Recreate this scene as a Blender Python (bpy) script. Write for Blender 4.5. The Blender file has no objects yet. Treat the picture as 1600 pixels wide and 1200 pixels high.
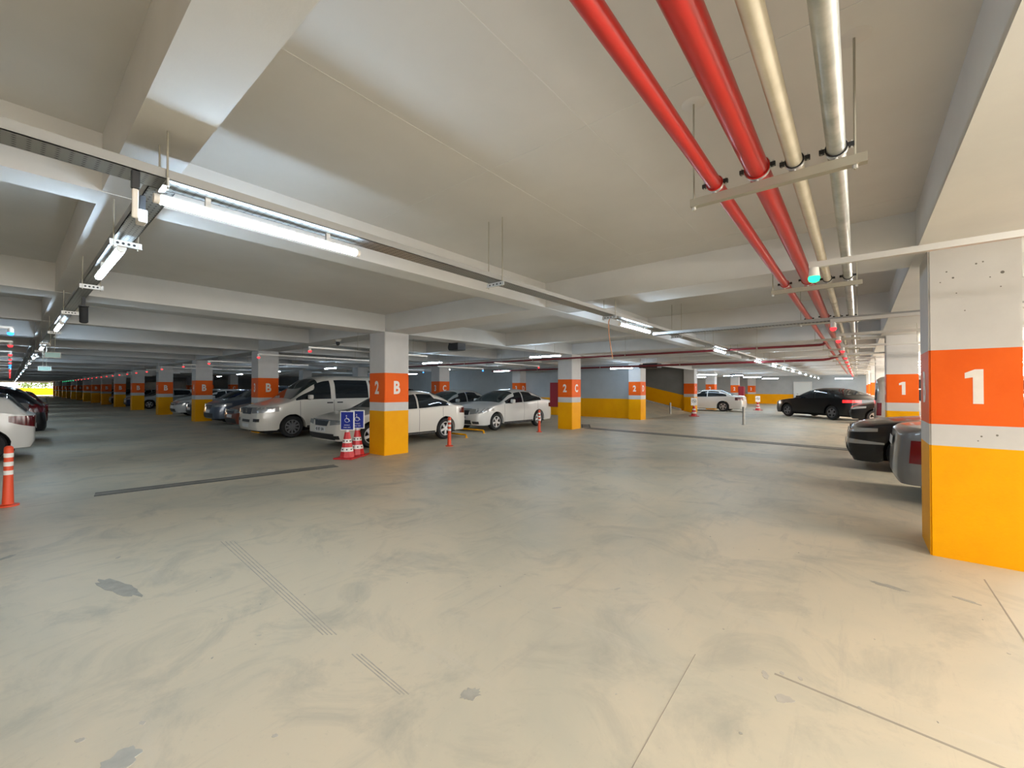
import bpy, bmesh, math, random
import numpy as np
from mathutils import Vector, Matrix
random.seed(7)
SC = bpy.context.scene
COL = SC.collection
PI = math.pi

# ------------------------------------------------------------------ camera
cam_d = bpy.data.cameras.new('camera'); cam = bpy.data.objects.new('camera', cam_d); COL.objects.link(cam)
FPX = 651.56; CAM_H = 1.505
cam_d.sensor_fit = 'HORIZONTAL'; cam_d.sensor_width = 36.0; cam_d.lens = 36.0 * FPX / 1600.0
cam_d.clip_start = 0.05; cam_d.clip_end = 600
YAW, PITCH, ROLL = math.radians(39.70), math.radians(0.656), math.radians(0.09)
cam.matrix_world = (Matrix.Translation((0, 0, CAM_H)) @ Matrix.Rotation(YAW, 4, 'Z') @ Matrix.Rotation(PI / 2 + PITCH, 4, 'X') @ Matrix.Rotation(ROLL, 4, 'Z'))
SC.camera = cam

# ------------------------------------------------------------------ world, exposure
SC.view_settings.view_transform = 'Standard'; SC.view_settings.look = 'None'
SC.view_settings.exposure = 0.06; SC.view_settings.gamma = 1.0; SC.view_settings.use_curve_mapping = False
wd = bpy.data.worlds.new('daylight'); SC.world = wd; wd.use_nodes = True
SKY_L, TUBE_L = 8.0, 84.0
bg = wd.node_tree.nodes['Background']; bg.inputs[0].default_value = (1.0, 0.965, 0.91, 1); bg.inputs[1].default_value = SKY_L
try:
    SC.cycles.use_denoising = True; SC.cycles.max_bounces = 8; SC.cycles.diffuse_bounces = 5; SC.cycles.caustics_reflective = False; SC.cycles.caustics_refractive = False; SC.cycles.sample_clamp_indirect = 6.0
except Exception: pass

# ------------------------------------------------------------------ materials
MATS = {}
def principled(name, col, rough=0.6, metal=0.0, spec=0.5, coat=0.0, emit=None, estr=0.0):
    if name in MATS: return MATS[name]
    m = bpy.data.materials.new(name); m.use_nodes = True
    b = m.node_tree.nodes['Principled BSDF']
    b.inputs['Base Color'].default_value = (*col, 1); b.inputs['Roughness'].default_value = rough
    b.inputs['Metallic'].default_value = metal; b.inputs['Specular IOR Level'].default_value = spec
    if coat: b.inputs['Coat Weight'].default_value = coat; b.inputs['Coat Roughness'].default_value = 0.05
    if emit: b.inputs['Emission Color'].default_value = (*emit, 1); b.inputs['Emission Strength'].default_value = estr
    MATS[name] = m
    return m
def N(nt, t, **kw):
    n = nt.nodes.new(t)
    for k, v in kw.items():
        if k in ('operation', 'blend_type', 'data_type', 'feature', 'noise_dimensions', 'wave_type', 'bands_direction'): setattr(n, k, v)
        else: n.inputs[k.replace('_', ' ')].default_value = v
    return n
def mottled(name, c1, c2, scale=1.5, rough=0.75, bump=0.05, detail=6, fine=40.0, spec=0.3, ramp=(0.35, 0.65), rvar=0.0, c3=None):
    """painted / raw concrete: two tones mixed by large noise, fine relief by small noise"""
    if name in MATS: return MATS[name]
    m = bpy.data.materials.new(name); m.use_nodes = True; nt = m.node_tree; L = nt.links.new
    b = nt.nodes['Principled BSDF']; b.inputs['Specular IOR Level'].default_value = spec; b.inputs['Roughness'].default_value = rough
    g = nt.nodes.new('ShaderNodeNewGeometry')
    n1 = N(nt, 'ShaderNodeTexNoise', Scale=scale, Detail=detail, Roughness=0.6); L(g.outputs['Position'], n1.inputs['Vector'])
    r = nt.nodes.new('ShaderNodeValToRGB'); r.color_ramp.elements[0].position = ramp[0]; r.color_ramp.elements[1].position = ramp[1]
    r.color_ramp.elements[0].color = (*c1, 1); r.color_ramp.elements[1].color = (*c2, 1)
    L(n1.outputs['Fac'], r.inputs['Fac']); out = r.outputs['Color']
    n2 = N(nt, 'ShaderNodeTexNoise', Scale=fine, Detail=4, Roughness=0.7); L(g.outputs['Position'], n2.inputs['Vector'])
    if c3:
        n3 = N(nt, 'ShaderNodeTexNoise', Scale=scale * 4.3, Detail=8, Roughness=0.7); L(g.outputs['Position'], n3.inputs['Vector'])
        r3 = nt.nodes.new('ShaderNodeValToRGB'); r3.color_ramp.elements[0].position = 0.52; r3.color_ramp.elements[1].position = 0.72
        r3.color_ramp.elements[0].color = (0, 0, 0, 1); r3.color_ramp.elements[1].color = (0.6, 0.6, 0.6, 1); L(n3.outputs['Fac'], r3.inputs['Fac'])
        mx = nt.nodes.new('ShaderNodeMixRGB'); mx.inputs[2].default_value = (*c3, 1); L(r3.outputs['Color'], mx.inputs[0]); L(out, mx.inputs[1]); out = mx.outputs['Color']
    L(out, b.inputs['Base Color'])
    if rvar:
        mr = nt.nodes.new('ShaderNodeMapRange'); mr.inputs['To Min'].default_value = rough - rvar; mr.inputs['To Max'].default_value = rough + rvar
        L(n1.outputs['Fac'], mr.inputs['Value']); L(mr.outputs['Result'], b.inputs['Roughness'])
    if bump:
        bp = N(nt, 'ShaderNodeBump', Strength=bump, Distance=0.02); L(n2.outputs['Fac'], bp.inputs['Height']); L(bp.outputs['Normal'], b.inputs['Normal'])
    MATS[name] = m
    return m
def emitter(name, col, strength):
    if name in MATS: return MATS[name]
    m = bpy.data.materials.new(name); m.use_nodes = True; nt = m.node_tree; nt.nodes.clear()
    e = nt.nodes.new('ShaderNodeEmission'); e.inputs[0].default_value = (*col, 1); e.inputs[1].default_value = strength
    o = nt.nodes.new('ShaderNodeOutputMaterial'); nt.links.new(e.outputs[0], o.inputs[0]); MATS[name] = m
    return m
def perforated(name, col, hole, sx, sy, duty=0.42):
    """galvanised sheet with a regular pattern of slots"""
    m = bpy.data.materials.new(name); m.use_nodes = True; nt = m.node_tree; L = nt.links.new
    b = nt.nodes['Principled BSDF']; b.inputs['Metallic'].default_value = 0.75; b.inputs['Roughness'].default_value = 0.42
    g = nt.nodes.new('ShaderNodeNewGeometry'); mp = nt.nodes.new('ShaderNodeMapping'); mp.inputs['Scale'].default_value = (sx, sy, 30)
    L(g.outputs['Position'], mp.inputs['Vector'])
    v = N(nt, 'ShaderNodeTexVoronoi', Scale=1.0, Randomness=0.0); L(mp.outputs['Vector'], v.inputs['Vector'])
    r = nt.nodes.new('ShaderNodeValToRGB'); r.color_ramp.elements[0].position = duty - 0.06; r.color_ramp.elements[1].position = duty
    r.color_ramp.elements[0].color = (*hole, 1); r.color_ramp.elements[1].color = (*col, 1)
    L(v.outputs['Distance'], r.inputs['Fac']); L(r.outputs['Color'], b.inputs['Base Color']); MATS[name] = m
    return m

CEIL = mottled('ceiling_paint', (0.575, 0.572, 0.56), (0.625, 0.62, 0.605), 0.8, 0.85, 0.03, fine=14)
BEAM = mottled('beam_paint', (0.625, 0.625, 0.62), (0.68, 0.68, 0.67), 1.2, 0.8, 0.05, fine=22)
GREY = mottled('grey_wall_paint', (0.56, 0.55, 0.54), (0.62, 0.61, 0.60), 1.5, 0.7, 0.05, fine=26)
BLUEGREY = mottled('blue_grey_wall_paint', (0.36, 0.39, 0.41), (0.42, 0.45, 0.465), 0.9, 0.7, 0.05, fine=26)
SHADEDWALL = mottled('shaded_ramp_wall', (0.19, 0.195, 0.195), (0.23, 0.235, 0.235), 0.9, 0.75, 0.05, fine=26)  # wall grey darkened to include the shade in the ramp
ORANGE = mottled('orange_paint', (0.80, 0.115, 0.008), (0.85, 0.135, 0.012), 2.0, 0.5, 0.06, fine=45, spec=0.15)
YELLOW = mottled('yellow_paint', (0.86, 0.37, 0.0), (0.90, 0.41, 0.0), 2.0, 0.5, 0.10, fine=60, spec=0.15)
WHITEP = mottled('stencil_white', (0.78, 0.74, 0.69), (0.84, 0.80, 0.76), 8, 0.6, 0.0)
def floor_material():
    m = bpy.data.materials.new('polished_concrete_floor'); m.use_nodes = True; nt = m.node_tree; L = nt.links.new; b = nt.nodes['Principled BSDF']
    b.inputs['Specular IOR Level'].default_value = 0.35
    g = nt.nodes.new('ShaderNodeNewGeometry')
    def noise(scale, detail, rough, stretch=None, dist=0.0):
        n = N(nt, 'ShaderNodeTexNoise', Scale=scale, Detail=detail, Roughness=rough, Distortion=dist)
        if stretch:
            mp = nt.nodes.new('ShaderNodeMapping'); mp.inputs['Scale'].default_value = stretch[:3]; mp.inputs['Rotation'].default_value = (0, 0, stretch[3]); L(g.outputs['Position'], mp.inputs['Vector']); L(mp.outputs['Vector'], n.inputs['Vector'])
        else: L(g.outputs['Position'], n.inputs['Vector'])
        return n.outputs['Fac']
    def mask(f, lo, hi, amt):
        r = nt.nodes.new('ShaderNodeMapRange'); r.inputs['From Min'].default_value = lo; r.inputs['From Max'].default_value = hi; r.inputs['To Max'].default_value = amt; L(f, r.inputs['Value']); return r.outputs['Result']
    def mix(f, c1, c2):
        x = nt.nodes.new('ShaderNodeMixRGB'); L(f, x.inputs[0])
        for k, c in ((1, c1), (2, c2)):
            if isinstance(c, tuple): x.inputs[k].default_value = (*c, 1)
            else: L(c, x.inputs[k])
        return x.outputs['Color']
    big = noise(0.42, 6, 0.62, None, 0.6)
    c = mix(mask(big, 0.34, 0.58, 1.0), (0.49, 0.47, 0.38), (0.645, 0.565, 0.425))          # grey-green and beige areas
    c = mix(mask(noise(1.5, 10, 0.68, None, 0.8), 0.50, 0.70, 0.75), c, (0.38, 0.365, 0.30))  # worn darker patches
    c = mix(mask(noise(1.0, 9, 0.7, (7.0, 0.9, 1, 0.75), 0.3), 0.56, 0.74, 0.5), c, (0.40, 0.375, 0.315))   # wheel scuffs
    c = mix(mask(noise(1.0, 8, 0.7, (0.7, 6.0, 1, 0.35), 0.3), 0.58, 0.76, 0.45), c, (0.63, 0.58, 0.49))
    c = mix(mask(noise(26, 5, 0.75), 0.60, 0.74, 0.35), c, (0.35, 0.33, 0.28))
    c = mix(mask(noise(48, 3, 0.6), 0.70, 0.76, 0.6), c, (0.66, 0.62, 0.54))                  # pale specks
    L(c, b.inputs['Base Color']); L(mask(big, 0.3, 0.7, 1.0), b.inputs['Roughness'])
    mr = nt.nodes.new('ShaderNodeMapRange'); mr.inputs['To Min'].default_value = 0.36; mr.inputs['To Max'].default_value = 0.58; L(noise(1.1, 6, 0.6), mr.inputs['Value']); L(mr.outputs['Result'], b.inputs['Roughness'])
    bp = N(nt, 'ShaderNodeBump', Strength=0.03, Distance=0.02); L(noise(9, 5, 0.6), bp.inputs['Height']); L(bp.outputs['Normal'], b.inputs['Normal'])
    return m
FLOOR = floor_material()
OUT_G = mottled('outside_paving', (0.40, 0.38, 0.34), (0.46, 0.44, 0.40), 0.5, 0.9, 0.02)
DRAIN = principled('drain_grate', (0.085, 0.085, 0.075), 0.6)
JOINT = principled('saw_joint', (0.34, 0.30, 0.24), 0.8)
PATCH = mottled('dark_floor_stain', (0.32, 0.305, 0.265), (0.43, 0.41, 0.35), 9, 0.6, 0.02)
PATCHL = mottled('light_floor_patch', (0.46, 0.42, 0.36), (0.54, 0.50, 0.43), 9, 0.6, 0.02)
GALV = mottled('galvanised_pipe', (0.36, 0.38, 0.36), (0.55, 0.56, 0.53), 7, 0.42, 0.0, spec=0.5)
MATS['galvanised_pipe'].node_tree.nodes['Principled BSDF'].inputs['Metallic'].default_value = 0.55
BEIGEP = mottled('cream_pipe', (0.50, 0.46, 0.36), (0.62, 0.57, 0.46), 6, 0.5, 0.0)
REDP = principled('red_pipe_paint', (0.45, 0.022, 0.018), 0.32, 0, 0.5)
STRUT = principled('zinc_strut', (0.42, 0.40, 0.33), 0.45, 0.6)
ZINC = principled('bright_zinc', (0.62, 0.62, 0.60), 0.4, 0.5)
RUBBER = principled('black_rubber', (0.018, 0.018, 0.02), 0.7)
TRAY_Y = perforated('perforated_tray', (0.36, 0.36, 0.34), (0.05, 0.05, 0.05), 42, 24)
TRAY_X = perforated('perforated_tray_lengthwise', (0.36, 0.36, 0.34), (0.05, 0.05, 0.05), 24, 42)
TRAYS = principled('tray_side_sheet', (0.34, 0.345, 0.34), 0.45, 0.5)
REDSHADED = principled('shaded_red_branch_pipe', (0.15, 0.010, 0.014), 0.4)  # pipe red darkened, as the branches hang in shade
PLASTW = principled('white_plastic', (0.72, 0.70, 0.66), 0.45)
PLASTB = principled('black_plastic', (0.02, 0.022, 0.026), 0.45)
TUBE = emitter('led_tube_glow', (0.62, 0.81, 1.0), TUBE_L * 1.12)
ADDED_WARM = emitter('added_warm_tube_glow', (1.0, 0.92, 0.82), TUBE_L * 1.85)  # glow of the unseen lamps added right of the viewpoint and over near stalls
ADDED_WARM2 = emitter('added_brighter_warm_tube_glow', (1.0, 0.90, 0.78), TUBE_L * 2.9)  # stronger glow for the added, unseen rows farther along the stalls
S_RED = emitter('sensor_red', (1.0, 0.03, 0.035), 3.0)
S_GRN = emitter('sensor_green', (0.03, 1.0, 0.38), 2.2)
S_BLU = emitter('sensor_blue', (0.02, 0.22, 1.0), 6.0)
ORPL = principled('orange_plastic', (0.75, 0.075, 0.02), 0.45)
REFL = principled('white_reflective_band', (0.80, 0.78, 0.74), 0.4)
CONER = principled('red_cone_plastic', (0.58, 0.025, 0.03), 0.4)
SIGNB = principled('blue_sign_face', (0.012, 0.028, 0.28), 0.4)
SIGNW = principled('white_sign', (0.80, 0.80, 0.80), 0.4)
HOSE = principled('hose_cabinet_red', (0.30, 0.008, 0.02), 0.4)
STEEL = principled('steel_post', (0.36, 0.355, 0.33), 0.4, 0.5)
DOORM = principled('grey_door_paint', (0.62, 0.66, 0.66), 0.5)
COPPER = principled('orange_cable', (0.62, 0.26, 0.10), 0.5)

ORD = 'first second third fourth fifth sixth seventh eighth ninth tenth eleventh twelfth thirteenth fourteenth fifteenth sixteenth seventeenth eighteenth nineteenth twentieth'.split()
# ------------------------------------------------------------------ helpers
def link(name, me, mat=None, parent=None, loc=None, rot=None):
    o = bpy.data.objects.new(name, me); COL.objects.link(o)
    if mat is not None and me is not None and len(me.materials) == 0: me.materials.append(mat)
    if parent is not None: o.parent = parent
    if loc is not None: o.location = loc
    if rot is not None: o.rotation_euler = rot
    return o
def from_bm(name, bm, mat, parent=None, loc=None, rot=None, smooth=False):
    me = bpy.data.meshes.new(name); bmesh.ops.recalc_face_normals(bm, faces=bm.faces); bm.to_mesh(me); bm.free()
    if smooth:
        me.polygons.foreach_set('use_smooth', [True] * len(me.polygons))
        if smooth is not True: me.set_sharp_from_angle(angle=math.radians(smooth))
    return link(name, me, mat, parent, loc, rot)
def thing(name, label, cat, loc=(0, 0, 0), rz=0.0, group=None):
    o = bpy.data.objects.new(name, None); COL.objects.link(o); o.empty_display_size = 0.1
    o.location = loc; o.rotation_euler = (0, 0, rz); tag(o, label, cat, group)
    return o
def tag(o, label, cat, group=None):
    o['label'] = label; o['category'] = cat
    if group: o['group'] = group
    return o
def copy_tree(o, parent=None):
    c = o.copy(); COL.objects.link(c); c.parent = parent
    for ch in list(o.children): copy_tree(ch, c)
    return c
def bm_box(bm, x0, x1, y0, y1, z0, z1, bev=0.0):
    vs = [bm.verts.new(p) for p in ((x0, y0, z0), (x1, y0, z0), (x1, y1, z0), (x0, y1, z0), (x0, y0, z1), (x1, y0, z1), (x1, y1, z1), (x0, y1, z1))]
    fs = [bm.faces.new([vs[i] for i in f]) for f in ((3, 2, 1, 0), (4, 5, 6, 7), (0, 1, 5, 4), (1, 2, 6, 5), (2, 3, 7, 6), (3, 0, 4, 7))]
    if bev > 0:
        es = list({e for f in fs for e in f.edges})
        bmesh.ops.bevel(bm, geom=es, offset=bev, segments=2, affect='EDGES', profile=0.5)
    return fs
def box(name, x0, x1, y0, y1, z0, z1, mat, parent=None, bev=0.0, loc=None, rot=None):
    bm = bmesh.new(); bm_box(bm, x0, x1, y0, y1, z0, z1, bev)
    return from_bm(name, bm, mat, parent, loc, rot)
def bm_tube(bm, p0, p1, r0, r1=None, seg=12, caps=True):
    r1 = r0 if r1 is None else r1
    p0, p1 = Vector(p0), Vector(p1); d = (p1 - p0).normalized()
    a = d.orthogonal().normalized(); b = d.cross(a)
    A = [bm.verts.new(p0 + (a * math.cos(t) + b * math.sin(t)) * r0) for t in [2 * PI * i / seg for i in range(seg)]]
    B = [bm.verts.new(p1 + (a * math.cos(t) + b * math.sin(t)) * r1) for t in [2 * PI * i / seg for i in range(seg)]]
    for i in range(seg): bm.faces.new((A[i], A[(i + 1) % seg], B[(i + 1) % seg], B[i]))
    if caps: bm.faces.new(A[::-1]); bm.faces.new(B)
def tube(name, p0, p1, r, mat, parent=None, seg=12, r1=None, smooth=40):
    bm = bmesh.new(); bm_tube(bm, p0, p1, r, r1, seg)
    return from_bm(name, bm, mat, parent, smooth=smooth)
def bm_path(bm, pts, r, seg=10):
    pts = [Vector(p) for p in pts]; rings = []
    a = None
    for i, p in enumerate(pts):
        d = (pts[min(i + 1, len(pts) - 1)] - pts[max(i - 1, 0)]).normalized()
        a = d.orthogonal().normalized() if a is None else (a - d * a.dot(d)).normalized()
        b = d.cross(a)
        rings.append([bm.verts.new(p + (a * math.cos(2 * PI * k / seg) + b * math.sin(2 * PI * k / seg)) * r) for k in range(seg)])
    for A, B in zip(rings, rings[1:]):
        for k in range(seg): bm.faces.new((A[k], A[(k + 1) % seg], B[(k + 1) % seg], B[k]))
    bm.faces.new(rings[0][::-1]); bm.faces.new(rings[-1])
def path(name, pts, r, mat, parent=None, seg=10):
    bm = bmesh.new(); bm_path(bm, pts, r, seg)
    return from_bm(name, bm, mat, parent, smooth=50)
def bm_lathe(bm, prof, seg=24, axis='Z', c=(0, 0, 0)):
    rings = []
    for r, h in prof:
        ring = []
        for k in range(seg):
            t = 2 * PI * k / seg; x, y = r * math.cos(t), r * math.sin(t)
            p = (x, y, h) if axis == 'Z' else ((x, h, y) if axis == 'Y' else (h, x, y))
            ring.append(bm.verts.new((p[0] + c[0], p[1] + c[1], p[2] + c[2])))
        rings.append(ring)
    for A, B in zip(rings, rings[1:]):
        for k in range(seg): bm.faces.new((A[k], A[(k + 1) % seg], B[(k + 1) % seg], B[k]))
    return rings
def lathe(name, prof, mat, parent=None, seg=24, axis='Z', loc=None, smooth=40):
    bm = bmesh.new(); bm_lathe(bm, prof, seg, axis); bmesh.ops.remove_doubles(bm, verts=bm.verts, dist=1e-5)
    return from_bm(name, bm, mat, parent, loc, smooth=smooth)
TXT = {}
def text_mesh(s, bold=0.0, ext=0.004):
    k = (s, bold, ext)
    if s == '1' and k not in TXT:      # stencil figure one: plain stem with a flag
        bm = bmesh.new(); P = [(-0.03, -0.5), (0.23, -0.5), (0.23, 0.5), (0.02, 0.5), (-0.23, 0.40), (-0.23, 0.24), (-0.03, 0.27)]
        lo = [bm.verts.new((x, y, -ext)) for x, y in P]; hi = [bm.verts.new((x, y, ext)) for x, y in P]
        bm.faces.new(hi); bm.faces.new(lo[::-1])
        for i in range(7): bm.faces.new((lo[i], lo[(i + 1) % 7], hi[(i + 1) % 7], hi[i]))
        me = bpy.data.meshes.new('lettering'); bm.to_mesh(me); bm.free(); TXT[k] = me
    if k not in TXT:
        cu = bpy.data.curves.new('lettering', 'FONT'); cu.body = s; cu.align_x = 'CENTER'; cu.align_y = 'CENTER'; cu.offset = bold; cu.extrude = ext; cu.resolution_u = 3
        ob = bpy.data.objects.new('lettering', cu); COL.objects.link(ob)
        bpy.context.view_layer.update()
        me = bpy.data.meshes.new_from_object(ob.evaluated_get(bpy.context.evaluated_depsgraph_get()))
        bpy.data.objects.remove(ob); bpy.data.curves.remove(cu)
        co = np.empty(len(me.vertices) * 3, np.float32); me.vertices.foreach_get('co', co); co = co.reshape(-1, 3)
        mn, mx = co.min(0), co.max(0); co[:, :2] -= (mn[:2] + mx[:2]) / 2; co[:, :2] /= max(mx[1] - mn[1], 1e-6)
        me.vertices.foreach_set('co', co.ravel()); me.materials.clear(); TXT[k] = me
    return TXT[k]
def lettering(name, s, h, mat, parent, loc, rot, sx=1.0, bold=0.0):
    """flat lettering h metres tall; the text plane is local XY"""
    me = text_mesh(s, bold, 0.004).copy(); me.materials.append(mat)
    o = link(name, me, None, parent, loc, rot); o.scale = (h * sx, h, 0.5)
    return o
# ================================================================== THE SETTING
Z_SLAB, Z_BEAM = 3.16, 2.78
floor = box('floor', -128, 8.2, -13, 51, -0.25, 0.0, FLOOR); floor['kind'] = 'structure'
ceiling = bpy.data.objects.new('ceiling', None); COL.objects.link(ceiling); ceiling['kind'] = 'structure'
def slab(x0, x1, y0, y1): box('slab', x0, x1, y0, y1, Z_SLAB, Z_SLAB + 0.3, CEIL, ceiling)
slab(-128, -8.1, -13, 20.4); slab(-8.1, 8.2, -13, 51); slab(-40, -8.1, 28.0, 51)
bm = bmesh.new()   # sloping soffit over the ramp
A = [bm.verts.new(p) for p in ((-8.1, 20.1, 2.72), (-8.1, 28.6, 2.72), (-24, 28.6, 6.5), (-24, 20.1, 6.5), (-8.1, 20.1, 3.4), (-8.1, 28.6, 3.4), (-24, 28.6, 6.9), (-24, 20.1, 6.9))]
for f in ((0, 1, 2, 3), (7, 6, 5, 4), (0, 4, 5, 1), (1, 5, 6, 2), (2, 6, 7, 3), (3, 7, 4, 0)): bm.faces.new([A[i] for i in f])
from_bm('ramp_soffit', bm, CEIL, ceiling)
def beam(x0, x1, y0, y1, z0=Z_BEAM): box('beam', x0, x1, y0, y1, z0, Z_SLAB + 0.02, BEAM, ceiling)
COLX = [-8.152, -15.60, -23.02, -30.35, -38.3, -45.6, -53.0, -60.4, -67.8, -75.2, -82.6, -90.0, -97.4, -104.8, -112.2, -119.6]     # +X faces of the column lines
XB = [(0.42, 1.07), (-4.05, -3.77), (4.3, 4.6), (7.5, 8.2)]
for i, x in enumerate(COLX):
    XB.append((x - 0.62, x)); nx = COLX[i + 1] if i + 1 < len(COLX) else x - 7.4
    XB.append(((x + nx) / 2 - 0.28, (x + nx) / 2))
YROWS = [(5.36, 6.01), (13.29, 13.94), (19.62, 20.27)]
for x0, x1 in XB:
    if x0 > -8.2: beam(x0, x1, -13, 51)
    else: beam(x0, x1, -13, 20.4)
for y0, y1 in [(0.37, 0.64), (5.36, 6.01), (9.5, 9.78), (13.29, 13.94), (16.6, 16.88), (19.62, 20.27), (-2.57, -1.92), (-6.6, -6.3), (-10.5, -9.9)]:
    beam(-128, 8.2, y0, y1, Z_BEAM + 0.004)
for y0, y1 in [(23.6, 23.9), (27.6, 28.2), (31.4, 31.7), (35.4, 36.0), (39.3, 39.6), (43.2, 43.8), (47.2, 47.5)]:
    beam(-8.15 if y0 < 28 else -30, 8.2, y0, y1, Z_BEAM + 0.004)
# faint formwork joints on the slab between the beams
for x in (-2.15, -1.3): box('formwork_joint', x, x + 0.004, 0.66, 5.34, Z_SLAB - 0.002, Z_SLAB + 0.002, BEAM, ceiling)
box('formwork_joint', -3.75, 0.4, 4.92, 4.924, Z_SLAB - 0.002, Z_SLAB + 0.002, BEAM, ceiling)
box('formwork_joint', -3.75, 0.4, 2.30, 2.304, Z_SLAB - 0.002, Z_SLAB + 0.002, BEAM, ceiling)

def wall(name, x0, x1, y0, y1, mat, z1=Z_SLAB + 0.02, ytop=1.0, z0=0.0, side=None):
    w = bpy.data.objects.new(name, None); COL.objects.link(w); w['kind'] = 'structure'
    box('yellow_dado', x0, x1, y0, y1, z0, ytop, YELLOW, w)
    box('upper_wall', x0, x1, y0, y1, ytop, z1, mat, w)
    return w
wall('wall_back', -128, -8.7, 20.12, 20.4, BLUEGREY)
wall('wall_far', -30, 8.2, 50.4, 50.7, BLUEGREY)
wall('wall_rear', -128, 8.2, -13.0, -12.7, GREY)
# outer side on the right: low kerb, columns and open daylight between them
pw = box('wall_right', 7.9, 8.2, -13, 51, 0, 0.12, GREY); pw['kind'] = 'structure'
for k, y in enumerate([-9.5, -1.7, 6.2, 14.1, 22.0, 29.9, 37.8, 45.7]): box('mullion_pillar', 7.85, 8.25, y - 0.3, y + 0.3, 0.12, Z_BEAM + 0.01, GREY, pw)
# ramp going up behind the columns
rw = bpy.data.objects.new('wall_ramp', None); COL.objects.link(rw); rw['kind'] = 'structure'
SL = 0.235
def ramp_slab(name, x0, x1, y0, y1, za, zb, mat, par):
    """sheet that climbs with the ramp; za, zb are heights above the ramp surface"""
    bm = bmesh.new(); v = []
    for x in (x0, x1):
        zz = max(0.0, (-8.3 - x) * SL)
        v += [bm.verts.new(p) for p in ((x, y0, zz + za), (x, y1, zz + za), (x, y1, zz + zb), (x, y0, zz + zb))]
    for f in ((0, 1, 2, 3), (7, 6, 5, 4), (0, 4, 5, 1), (1, 5, 6, 2), (2, 6, 7, 3), (3, 7, 4, 0)): bm.faces.new([v[i] for i in f])
    return from_bm(name, bm, mat, par)
ramp_slab('yellow_dado', -8.1, -8.3, 28.05, 28.3, 0, 1.0, YELLOW, rw); ramp_slab('upper_wall', -8.1, -8.3, 28.05, 28.3, 1.0, 3.4, SHADEDWALL, rw)
ramp_slab('yellow_dado', -8.3, -24, 28.05, 28.3, -0.2, 1.0, YELLOW, rw); ramp_slab('upper_wall', -8.3, -24, 28.05, 28.3, 1.0, 3.4, SHADEDWALL, rw)
rl = ramp_slab('ramp_floor', -8.3, -24, 20.4, 28.0, -0.2, 0.004, FLOOR, None); rl.name = 'floor_ramp'; rl['kind'] = 'structure'
ramp_slab('kerb', -8.9, -24, 27.7, 28.0, 0.0, 0.09, GREY, rw)
rb = box('wall_ramp_side', -24, -8.75, 20.4, 20.55, 0, 6.6, SHADEDWALL); rb['kind'] = 'structure'
re = box('wall_ramp_end', -24.2, -24, 20.1, 28.6, 3.2, 6.9, SHADEDWALL); re['kind'] = 'structure'
# far left end: the aisle opens to daylight; sunlit yellow wall and greenery outside
og = box('ground_outside', -260, -128, -60, 60, -0.3, -0.05, OUT_G); og['kind'] = 'structure'
og2 = box('ground_outside_right', 8.2, 60, -60, 90, -0.35, -0.06, OUT_G); og2['kind'] = 'structure'
wl = bpy.data.objects.new('wall_left', None); COL.objects.link(wl); wl['kind'] = 'structure'
box('yellow_dado', -128.3, -128, 6.2, 20.4, 0, 1.0, YELLOW, wl); box('upper_wall', -128.3, -128, 6.2, 20.4, 1.0, 3.18, BLUEGREY, wl)
box('lintel', -128.3, -128, -13, 6.2, 2.55, 3.18, GREY, wl); box('upper_wall', -128.3, -128, -13, -6, 0, 2.55, GREY, wl)
gw = box('garden_wall', -140.4, -140, -6, 9, -0.05, 1.5, YELLOW); tag(gw, 'sunlit yellow low wall outside the far left exit', 'wall')
# door in the far wall
dr = bpy.data.objects.new('door_1', None); COL.objects.link(dr); dr['kind'] = 'structure'
box('door_leaf', -4.9, -3.6, 50.33, 50.4, 0.0, 2.15, DOORM, dr); box('door_frame', -5.0, -4.9, 50.30, 50.4, 0, 2.25, ZINC, dr); box('door_frame', -3.6, -3.5, 50.30, 50.4, 0, 2.25, ZINC, dr); box('door_frame', -4.9, -3.6, 50.30, 50.4, 2.15, 2.25, ZINC, dr)
box('door_handle', -4.75, -4.6, 50.28, 50.33, 1.0, 1.04, PLASTB, dr)

# floor details: trench drains, saw joints, stains (all laid into the floor)
def strip(name, p, q, w, mat, z=0.004):
    p, q = Vector((*p, 0)), Vector((*q, 0)); d = (q - p).normalized(); n = Vector((-d.y, d.x, 0)) * w / 2
    bm = bmesh.new(); b0 = [p - n, q - n, q + n, p + n]
    lo = [bm.verts.new((v.x, v.y, -0.02)) for v in b0]; hi = [bm.verts.new((v.x, v.y, z)) for v in b0]
    bm.faces.new(hi)
    for i in range(4): bm.faces.new((lo[i], lo[(i + 1) % 4], hi[(i + 1) % 4], hi[i]))
    return from_bm(name, bm, mat, floor)
def drain(p, q, w):
    strip('drain_cover', p, q, w, DRAINC, 0.005)
    p_, q_ = Vector(p), Vector(q); n = Vector((-(q_ - p_).y, (q_ - p_).x)).normalized() * w / 2
    for s_ in (-1, 1): strip('drain_edge', tuple(p_ + n * s_), tuple(q_ + n * s_), 0.05, DRAIN, 0.006)
DRAINC = mottled('drain_cover', (0.20, 0.19, 0.165), (0.27, 0.255, 0.22), 5, 0.6, 0.02)
drain((-8.30, 0.78), (-7.82, 4.07), 0.22); drain((-7.99, 14.16), (0.25, 13.36), 0.42); drain((-8.9, 15.6), (-8.1, 14.25), 0.3)
strip('saw_joint', (0.76, 4.95), (0.74, -4), 0.008, JOINT, 0.0012)
strip('saw_joint', (-0.35, 2.6), (1.6, 2.45), 0.014, JOINT, 0.0010)
strip('saw_joint', (-0.72, 2.5), (-0.62, -2), 0.004, JOINT, 0.0010)
strip('saw_joint', (-8.1, 5.2), (-8.1, -6), 0.010, JOINT, 0.0012)
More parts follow.
